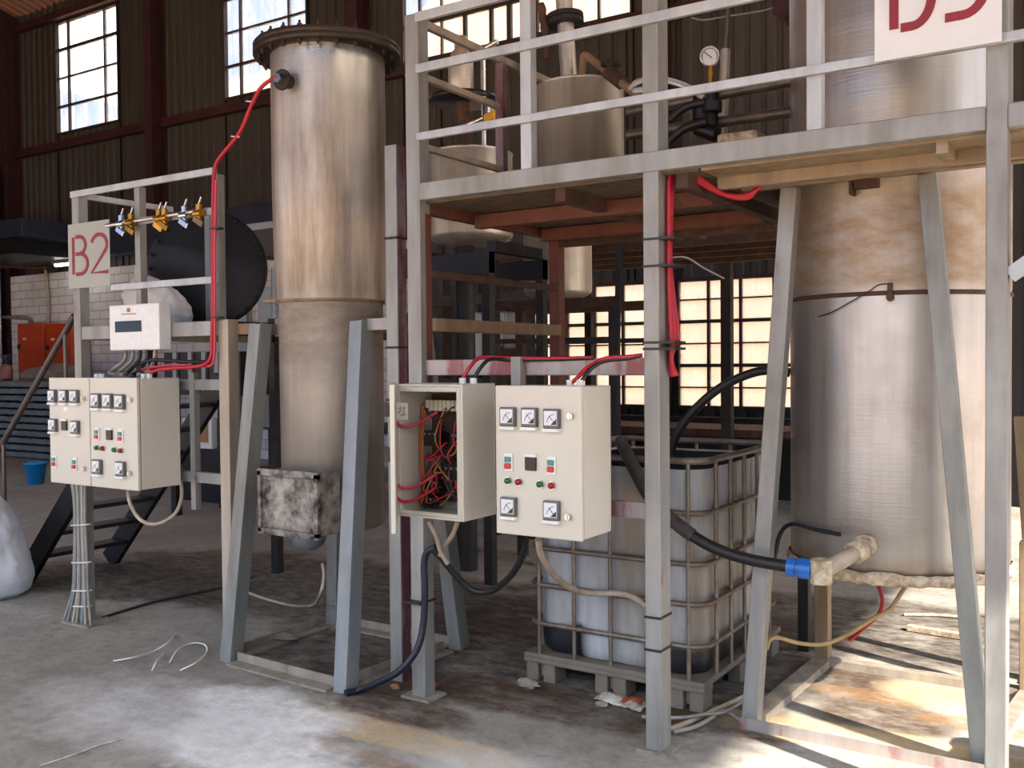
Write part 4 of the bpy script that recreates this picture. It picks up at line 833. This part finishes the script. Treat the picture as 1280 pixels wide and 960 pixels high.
v_ = obj('valve', MB().cyl(aty(760, 90, 4.66), aty(778, 104, 4.64), .038, 8), 'rust_brown', tm)
obj('handwheel', MB().lathe([(.045, -.008), (.055, -.008), (.055, .008), (.045, .008), (.045, -.008)], aty(764, 80, 4.62), 20), 'dark_steel', v_)
q = aty(697, 320, 7.3)
tl_ = vessel('steel vessel on a rusty brown frame, seen below the platform deck', q.x, 7.3, .295, 2.16, 3.0, base=0)
fr = tl_
for dx, mt in ((-.5, 'dark_steel'), (.72, 'black_steel'), (-.16, 'rust_brown')):
    for yy in (6.95, 7.65): obj('leg', MB().box(q.x+dx-.035, q.x+dx+.035, yy-.035, yy+.035, 0, 2.08), mt, fr)
for yy in (6.95, 7.65):
    obj('top_beam', MB().box(q.x-.54, q.x+.76, yy-.04, yy+.04, 2.08, 2.16), 'rust_brown', fr)
    obj('rail', MB().box(q.x-.54, q.x+.76, yy-.03, yy+.03, 1.80, 1.84), 'dark_steel', fr)
obj('brace', MB().bar((q.x+.74, 6.90, 1.20), (q.x+.80, 6.90, 2.55), .04, .04), 'black_steel', fr)
bp = thing('pipe_pair', 'two horizontal dark pipes from the drum vessel to the big tank', 'pipes', (-1.8, 4.6, 2.8))
for px0, py0, px1, py1 in ((785, 140, 1002, 99), (785, 169, 1002, 138)):
    obj('pipe', MB().cyl(aty(px0, py0, 4.6), aty(px1, py1, 4.6), .027, 16), 'pipe_grey' if 'pipe_grey' in M else 'dark_pipe', bp)
vc = obj('valve_cluster', MB().cyl(aty(886, 108, 4.55), aty(886, 170, 4.55), .045, 10).cyl(aty(878, 120, 4.53), aty(878, 150, 4.53), .05, 8).cyl(aty(872, 160, 4.53), aty(896, 168, 4.53), .04, 8).cyl(aty(890, 128, 4.50), aty(890, 140, 4.50), .05, 8), 'black_steel', bp)
for pts, mt, r in (([(836, 178), (846, 168), (862, 158), (884, 152)], 'black_rubber', .022), ([(838, 150), (848, 140), (862, 132), (882, 128)], 'black_rubber', .02), ([(787, 112), (796, 103), (812, 99), (832, 100), (852, 106), (868, 114), (880, 122)], 'clear_hose', .016), ([(792, 114), (806, 112), (818, 112)], 'clear_hose', .016)):
    obj('hose', MB().tube([aty(x, y, 4.48) for x, y in pts], r, 10, 6), mt, bp)
gz = aty(887, 70, 4.52); gn = V((.36, -.93, -.08)).normalized(); gx = Matrix((gn.cross(Z_).normalized(), (gn.cross(gn.cross(Z_))*-1).normalized(), gn)).transposed()
pg = thing('pressure_gauge', 'round pressure gauge on a brass stem above the two dark pipes', 'gauge', gz-V((0, 0, .16)))
obj('casing', MB().lathe([(.001, -.03), (.045, -.03), (.048, -.025), (.048, .004), (.044, .006), (.044, .0)], gz, 32, gx), 'chrome', pg)
dl = obj('dial', MB().lathe([(.0441, .0), (.001, .001)], gz, 32, gx), 'meter_face', pg)
gu, gv = V(gx.col[0]), V(gx.col[1])
m = MB(); m.stroke(arc(0, 0, .036, .036, -30, 210, 20), .003, gz+gn*.002, -gu, -gv*-1 if False else gv, .0008); obj('scale_mark', m, 'ink', dl)
m = MB(); m.stroke([(-.012, -.01), (.026, .02)], .004, gz+gn*.003, gu, gv, .0008); obj('needle', m, 'ink', dl)
obj('stem', MB().cyl(gz+V((0, .01, -.16)), gz+V((0, .01, -.045)), .012, 10).cyl(gz+V((0, .01, -.10)), gz+V((0, .01, -.06)), .018, 6), 'brass', pg)
vp = thing('vent_pipe', 'upright pale pipe with a thin rod above, right of the pressure gauge', 'pipe', aty(906, 172, 4.75))
obj('pipe', MB().cyl(aty(903, 172, 4.75), aty(907, 62, 4.75), .025, 14), 'steel_tank_far', vp)
obj('rod', MB().cyl(aty(907, 62, 4.75), aty(912, -10, 4.75), .012, 10), 'dark_pipe', vp)
q0, q1 = aty(896, 168, 4.5), aty(946, 178, 4.5)
tag(obj('deck_box', MB().box(q0.x, q1.x, 4.5, 4.75, 2.442, q0.z), 'crusted', bevel=.01), 'low pale crusted box on the deck under the two dark pipes', 'box')
cable('overhead_wire', 'thin wire sagging along the maroon beam high above the deck', [aty(864, 22, 6.5), aty(880, 25, 6.5), aty(910, 20, 6.5), aty(950, 14, 6.5), aty(972, 8, 6.5)], .006, 'sheet_grey', 'wire')
hl = aty(975, 4, 6.5)
tag(obj('hoist_block', MB().box(hl.x-.02, hl.x+.16, 6.4, 6.6, hl.z-.1, hl.z+.25).cyl((hl.x+.07, 6.5, hl.z-.16), (hl.x+.07, 6.5, hl.z-.1), .03, 10).cyl((hl.x+.07, 6.5, hl.z+.2), (hl.x+.07, 6.5, 10.5), .02, 10), 'maroon_steel', bevel=.02), 'dark maroon hoist block hanging at the top behind the big tank', 'hoist')
# ------------------------------------------------------------------ stair behind the left boxes
sr = thing('steel_stair', 'black steel stair climbing to the B2 platform behind the left control boxes', 'stair', (-6.4, 4.6, 0))
S0, SS = -7.22, 1.06
for yy in (4.22, 4.95): obj('stringer', MB().bar((S0, yy, .02), (S0+1.42, yy, .02+1.42*SS), .045, .17), 'black_steel', sr)
for k in range(9):
    z = .2+.19*k; x = S0+(z-.02)/SS
    if x < S0+1.32: obj('tread', MB().box(x-.09, x+.09, 4.245, 4.925, z-.015, z+.015), 'black_steel', sr)
h0 = aty(0, 560, 4.22); h1 = aty(91, 398, 4.22); hv = (h1-h0)
obj('handrail', MB().tube([h0-hv*.25, h0, h1, h1+hv*.02], .024, 12), 'dark_pipe', sr)
for f in (.05, .9): p_ = h0+hv*f; obj('baluster', MB().cyl((p_.x, 4.22, .02+(p_.x-S0)*SS+.05), p_, .016, 8), 'dark_pipe', sr)
# ------------------------------------------------------------------ far left background
q = atz(30, 574, 0)
for k in range(11):
    z = .02+.125*k; m = MB(); dx, dy = random.uniform(-.03, .03), random.uniform(-.03, .03)
    x0, x1, y0, y1 = -18.6+dx, -14.9+dx, 9.75+dy, 11.15+dy; pr = []
    for i in range(25): xx = x0+(x1-x0)*i/24; pr.append((xx, z+.012*(i % 2)))
    pr += [(xx, zz+.085) for xx, zz in reversed(pr)]
    m.prism(pr, (0, y1, 0), X_, Z_, y1-y0)
    tag(obj('ribbed_sheet', m, 'sheet_grey'), 'identical grey ribbed sheet in the floor stack before the white brick wall', 'sheet', 'grey ribbed sheets in the far stack')
for (pa, pb, lab) in ((22, 55, 'orange cabinet beyond the sheet stack, left one with a small plate'), (57, 90, 'orange cabinet beyond the sheet stack, right one by the handrail')):
    x0, x1 = aty(pa, 430, 11.25).x, aty(pb, 430, 11.25).x; zt = aty(pa, 405, 11.25).z
    t = thing('cabinet', lab, 'cabinet', ((x0+x1)/2, 11.35, 0), 'orange cabinets at the brick wall')
    obj('body', MB().box(x0, x1, 11.25, 11.64, 0, zt), 'orange_enamel', t, bevel=.015)
    dd_ = obj('door', MB().box(x0+.03, x1-.03, 11.235, 11.25, .08, zt-.06), 'orange_enamel', t, bevel=.006)
    obj('plate', MB().box(x0+.22, x0+.34, 11.228, 11.235, zt-.33, zt-.29), 'white_plastic', dd_)
    obj('handle', MB().box(x0+.05, x0+.13, 11.21, 11.235, zt-.52, zt-.42), 'dark_steel', dd_)
q = aty(8, 460, 10.3)
t = thing('gas_bottle', 'pink cylinder with a dark blue cap on the sheet stack at the left edge', 'bottle', (q.x, 10.3, 1.40))
obj('body', MB().lathe([(.001, 1.395), (.11, 1.395), (.115, 1.42), (.115, 1.60), (.08, 1.66), (.05, 1.68), (.001, 1.68)], (q.x, 10.3, 0), 24), 'pink_bottle', t)
obj('cap', MB().lathe([(.04, 1.68), (.04, 1.73), (.09, 1.80), (.09, 1.86), (.001, 1.86)], (q.x, 10.3, 0), 20), 'teal_dark', t)
for k, (p_, w_, h_) in enumerate(((50, .62, .22), (78, .5, .28))):
    q = aty(p_, 462, 10.4); sack('dusty_sack', ['dusty grey sack lying on the sheet stack, left one', 'dusty grey sack lying on the sheet stack, right one by the stair rail'][k], 'sack', (q.x, 10.4, 1.395), (w_*.62, .3), h_, 'dusty_sack', 20+k, top=.6, group='dusty sacks on the sheets')
q = atz(45, 605, 0)
t = thing('bucket', 'small bright blue bucket on the floor behind the stair foot', 'bucket', (q.x, q.y, 0))
obj('body', MB().lathe([(.001, 0), (.10, 0), (.145, .29), (.15, .29), (.15, .30), (.135, .30), (.09, .02), (.001, .02)], (q.x, q.y, 0), 32), 'blue_bin_plastic', t)
obj('rim', MB().lathe([(.145, .28), (.16, .28), (.16, .302), (.145, .302), (.145, .28)], (q.x, q.y, 0), 32), 'blue_bin_plastic', t)
m = MB().box(-20.3, -9.5, 11.25, 11.6, 3.72, 4.28); tag(obj('steel_beam', m, 'navy_steel', bevel=.01), 'long navy blue steel beam running along the back wall above the white bricks', 'beam')
t = thing('duct', 'dark blue boxed duct jutting out at the far left above the bricks', 'duct', (-18.9, 10.6, 3.75))
obj('body', MB().box(-21+.6, -17.0, 10.0, 11.2, 4.0, 4.33), 'navy_steel', t, bevel=.01); obj('underside_hood', MB().box(-20.3, -17.4, 10.1, 11.2, 3.72, 4.0), 'black_steel', t)
t = thing('tube_lamp', 'lit double tube lamp fixed above the white bricks left of the B2 sign', 'lamp', (-16.6, 11.3, 3.5))
x0, x1 = aty(70, 327, 11.35).x, aty(100, 325, 11.35).x; z = aty(84, 327, 11.35).z
obj('housing', MB().box(x0-.08, x1+.4, 11.3, 11.42, 3.66, 3.719), 'sheet_grey', t)
for dz in (-.04, .045): obj('tube', MB().cyl((x0, 11.35, z+dz), (x1+.35, 11.35, z+dz), .042, 12), 'tube_light', t)
obj('bracket', MB().box(x0+.02, x0+.05, 11.36, 11.40, z-.05, 3.66).box(x1+.2, x1+.23, 11.36, 11.40, z-.05, 3.66), 'sheet_grey', t)
for k, pts in enumerate(([(0, 396), (20, 397), (34, 398), (38, 402), (38, 408)], [(57, 338), (60, 372), (60, 404)])):
    cable('wall_pipe', ['pale pipe running along the white bricks above the orange cabinets', 'vertical pale conduit on the white bricks above the right orange cabinet'][k], [aty(x, y, 11.62) for x, y in pts], .04 if k == 0 else .03, 'dusty_sack' if k == 0 else 'beige_conduit', 'pipe')
cable('wall_rod', 'thin red pipe on the wall just below the navy duct', [aty(0, 333, 10.8), aty(20, 334, 10.8), aty(56, 335, 10.8)], .025, 'red_oxide', 'pipe')
# dark gear below and behind the B2 platform
t = thing('crate', 'dark slatted crate with pale uprights under the B2 platform', 'crate', (-6.9, 6.9, 0))
x0, x1 = aty(205, 470, 6.8).x, aty(300, 470, 6.8).x; zt, zb = aty(250, 440, 6.8).z, aty(250, 494, 6.8).z
obj('panel', MB().box(x0, x1, 6.8, 7.6, zb, zt), 'black_steel', t, bevel=.01)
for px_ in (220, 239, 256, 272): x = aty(px_, 460, 6.79).x; obj('upright', MB().box(x-.03, x+.03, 6.77, 6.8, zb+.05, zt+.0), 'sheet_grey', t)
for yy in (6.85, 7.5):
    for xx in (x0+.06, x1-.06): obj('leg', MB().box(xx-.04, xx+.04, yy, yy+.08, 0, zb), 'black_steel', t)
t = thing('tray_box', 'white framed box holding brown cardboard under the B2 platform', 'box', (-7.2, 7.6, 0))
x0, x1 = aty(232, 540, 7.7).x, aty(268, 540, 7.7).x; zt, zb = aty(250, 523, 7.7).z, aty(250, 560, 7.7).z
obj('frame', MB().box(x0, x1, 7.66, 7.74, zb, zb+.07).box(x1-.06, x1, 7.66, 7.74, zb+.07, zt).box(x0, x0+.03, 7.66, 7.74, zb+.07, zt).box(x0+.03, x1-.06, 7.66, 7.74, zt-.03, zt), 'white_plastic', t, bevel=.005)
obj('cardboard', MB().box(x0+.03, x1-.06, 7.70, 8.1, zb+.07, zt-.03), 'cardboard', t)
obj('base_frame', MB().box(x0-.1, x1+.1, 7.72, 8.2, 0, zb), 'black_steel', t)
t = thing('pallet_rack', 'dark bench behind the legs of the slim tank stand', 'bench', (-8.2, 8.4, 0))
obj('top', MB().box(-9.9, -6.6, 8.4, 9.3, .84, .90), 'dark_steel', t)
for xx in (-9.8, -8.2, -6.7):
    for yy in (8.45, 9.2): obj('leg', MB().box(xx-.04, xx+.04, yy-.04, yy+.04, 0, .84), 'dark_steel', t)
obj('lower_board', MB().box(-9.7, -6.8, 8.5, 9.16, .25, .30), 'dusty_sack', t)
q0, q1 = aty(286, 283, 8.0), aty(345, 318, 8.0)
t = thing('pale_frame', 'grey framed switch cubicle behind the slim tank, above the black cover', 'cubicle', ((q0.x+q1.x)/2, 8.2, 0))
obj('frame', MB().box(q0.x+.15, q0.x+.28, 8.0, 8.1, 0, q0.z).box(q0.x+.15, q1.x+.1, 8.0, 8.1, q0.z-.08, q0.z), 'sheet_grey', t)
obj('panel', MB().box(q0.x+.28, q1.x+.1, 8.06, 8.6, q1.z, q0.z-.08), 'dark_cladding', t)
x = aty(340, 360, 7.9).x
obj('upright', MB().cyl((x, 7.95, .9), (x, 7.95, 2.75), .045, 10), 'sheet_grey', t)
for py in (376, 436, 456, 490): z = aty(340, py, 7.9).z; obj('clamp', MB().box(x-.13, x+.13, 7.88, 7.99, z-.02, z+.02), 'crusted', t)
obj('cubicle_body', MB().box(x-.35, x+.5, 8.0, 8.06, .9, 2.55), 'sheet_grey', t)
# far machinery silhouettes seen under the deck
t = thing('machine_frame', 'dark tall machine frame in the shade under the platform deck', 'machine', (-6.0, 8.6, 0))
for px_ in (552, 596, 628): x = aty(px_, 380, 8.6).x; obj('column', MB().box(x-.09, x+.09, 8.5, 8.7, 0, 2.6), 'dark_steel', t)
xa, xc = aty(540, 380, 8.6).x, aty(690, 380, 8.6).x
for z in (1.35, 2.25): obj('beam', MB().box(xa, xc, 8.42, 8.5, z, z+.12), 'dark_steel', t)
x = aty(645, 395, 8.45).x; obj('gear_housing', MB().box(x-.35, x+.1, 8.1, 8.4, 1.55, 2.15).cyl((x-.1, 8.05, 1.9), (x-.1, 8.1, 1.9), .2, 20), 'stand_blue', t, bevel=.02)
obj('hopper', MB().box(aty(650, 400, 8.4).x, xc, 8.0, 8.41, 1.15, 1.78), 'rust_brown', t, bevel=.02)
t = thing('work_bench', 'dark cluttered bench below the lower windows behind the container', 'bench', (-4.2, 10.6, 0))
obj('top', MB().box(-7.2, -2.2, 10.2, 11.2, .80, .88), 'rust_brown', t)
for xx in (-7.1, -5.4, -3.8, -2.3):
    for yy in (10.25, 11.1): obj('leg', MB().box(xx-.05, xx+.05, yy-.05, yy+.05, 0, .80), 'dark_steel', t)
obj('back_board', MB().box(-7.2, -2.2, 11.2, 11.25, 0, .95), 'dark_steel', t)
x = aty(909, 440, 10.0).x
t = thing('steel_column', 'slim dark column in front of the lower windows', 'column', (x, 10.0, 0))
obj('shaft', MB().box(x-.055, x+.055, 9.95, 10.05, 0, 2.95), 'dark_steel', t); obj('base', MB().box(x-.12, x+.12, 9.88, 10.12, 0, .02), 'dark_steel', t)
# dark loft floor beyond the platform
t = thing('rear_gantry', 'dark gantry floor with joists behind the platform, above the lower windows', 'gantry', (-3.2, 8.0, 2.6))
obj('floor_plate', MB().box(-5.2, -1.7, 7.6, 9.6, 2.72, 2.76), 'dark_steel', t)
for yy in (7.65, 8.1, 8.6, 9.1): obj('joist', MB().box(-5.2, -1.7, yy, yy+.06, 2.60, 2.72), 'rust_brown', t)
for xx in (-5.15, -1.75):
    for yy in (7.66, 9.55): obj('post', MB().box(xx-.04, xx+.04, yy-.04, yy+.04, 0, 2.60), 'dark_steel', t)
# ------------------------------------------------------------------ bits on the floor
def chunk(name, label, cat, c, r, mat, seed, flat=.5):
    rg = random.Random(seed); m = MB(); n = 9; rows = 5; vs = []
    for i in range(rows+1):
        t = i/rows; rr = math.sin(PI*(.12+.80*t))
        for k in range(n):
            a_ = 2*PI*k/n; j = rg.uniform(.75, 1.2); vs.append(V(c)+V((r[0]*rr*j*math.cos(a_), r[1]*rr*j*math.sin(a_), r[2]*(t))))
    m.add(vs, [(i*n+k, i*n+(k+1) % n, (i+1)*n+(k+1) % n, (i+1)*n+k) for i in range(rows) for k in range(n)])
    m.add(vs[:n], [tuple(range(n))[::-1]]); m.add(vs[-n:], [tuple(range(n))]); return tag(obj(name, m, mat), label, cat)
q = atz(660, 860, 0); chunk('concrete_lump', 'pale broken concrete lump on the floor left of the container pallet', 'lump', q, (.07, .04, .05), 'stone', 1)
q = atz(752, 884, 0); chunk('concrete_lump', 'small pale chip on the floor in front of the container pallet', 'lump', q, (.035, .025, .03), 'stone', 2)
q = atz(345, 800, 0); chunk('flat_stone', 'flat pale stone inside the slim tank stand base', 'stone', q, (.16, .07, .05), 'stone', 5)
q = atz(494, 862, 0); chunk('concrete_lump', 'small brown clod by the foot of the red and grey upright', 'lump', q, (.03, .02, .03), 'cardboard', 6)
q = atz(540, 862, 0); chunk('red_rag', 'small red rag at the foot of the post under the open box', 'rag', q, (.03, .02, .05), 'red_cable', 8)
t = thing('torn_wrapper', 'torn white wrapper with orange print on the floor beside the middle post', 'wrapper', atz(782, 882, 0))
q = atz(778, 880, 0); rg = random.Random(5); nx, ny = 12, 7; vs = []
for j in range(ny+1):
    for i in range(nx+1):
        u_, v_ = i/nx-.5, j/ny-.5; vs.append(V((q.x+u_*.26, q.y+v_*.12+u_*-.03, .008+.03*abs(math.sin(6*u_+rg.uniform(-.5, .5)))*(1-abs(2*v_))+rg.uniform(0, .012))))
fs_ = [(j*(nx+1)+i, j*(nx+1)+i+1, (j+1)*(nx+1)+i+1, (j+1)*(nx+1)+i) for j in range(ny) for i in range(nx)]
o_ = obj('film', MB().add(vs, fs_, True), 'scrap_white', t); md = o_.modifiers.new('s', 'SOLIDIFY'); md.thickness = .002
vs2 = [v+V((0, 0, .006)) for v in vs]; o_ = obj('printed_patch', MB().add(vs2, [f for k, f in enumerate(fs_) if 6 <= k % nx <= 10 and 2 <= k//nx <= 5], True), 'scrap_orange', t); md = o_.modifiers.new('s', 'SOLIDIFY'); md.thickness = .001
for k, (pts, lab) in enumerate((([(142, 826), (165, 822), (190, 815), (210, 803), (219, 794)], 'clear plastic strip curling on the floor left of the slim tank stand, left one'), ([(190, 838), (196, 826), (204, 818)], 'short clear plastic strip on the floor left of the slim tank stand'), ([(212, 828), (222, 812), (240, 804), (256, 806), (258, 816), (245, 828), (225, 838)], 'looped clear plastic strip beside the left leg of the slim tank stand'))):
    cable('plastic_strip', lab, [atz(x, y, .008+.03*(i % 2)) for i, (x, y) in enumerate(pts)], .0045, 'white_plastic', 'strip', 6)
cable('straw', 'long white straw on the floor at the bottom left', [atz(50, 957, .006), atz(90, 944, .006), atz(125, 931, .006), atz(155, 923, .006)], .004, 'scrap_white', 'straw', 6)
sack('bulk_bag', 'bright sunlit white sack at the bottom right edge', 'bag', (-.12, 4.28, 0), (.20, .22), .36, 'white_sack', 31, top=.7)
t = thing('steel_prop', 'leaning rusty prop at the right edge behind the right platform post', 'prop', (-.42, 5.5, 0))
obj('shaft', MB().bar((-.42, 5.55, 0), (-.50, 5.5, 1.35), .07, .07, (0, 1, 0)), 'beige_paint', t); obj('foot', MB().box(-.50, -.34, 5.46, 5.64, 0, .015), 'rust_brown', t)
cable('ground_rod', 'long straight rod lying on the floor behind the big tank stand', [atz(1130, 768, .012), atz(1175, 769, .012), atz(1215, 773, .012)], .01, 'crusted', 'rod')
m = MB().bar(atz(1135, 784, .02), atz(1222, 798, .02), .05, .03); tag(obj('timber_batten', m, 'crusted'), 'pale batten on the floor behind the big tank stand', 'batten')
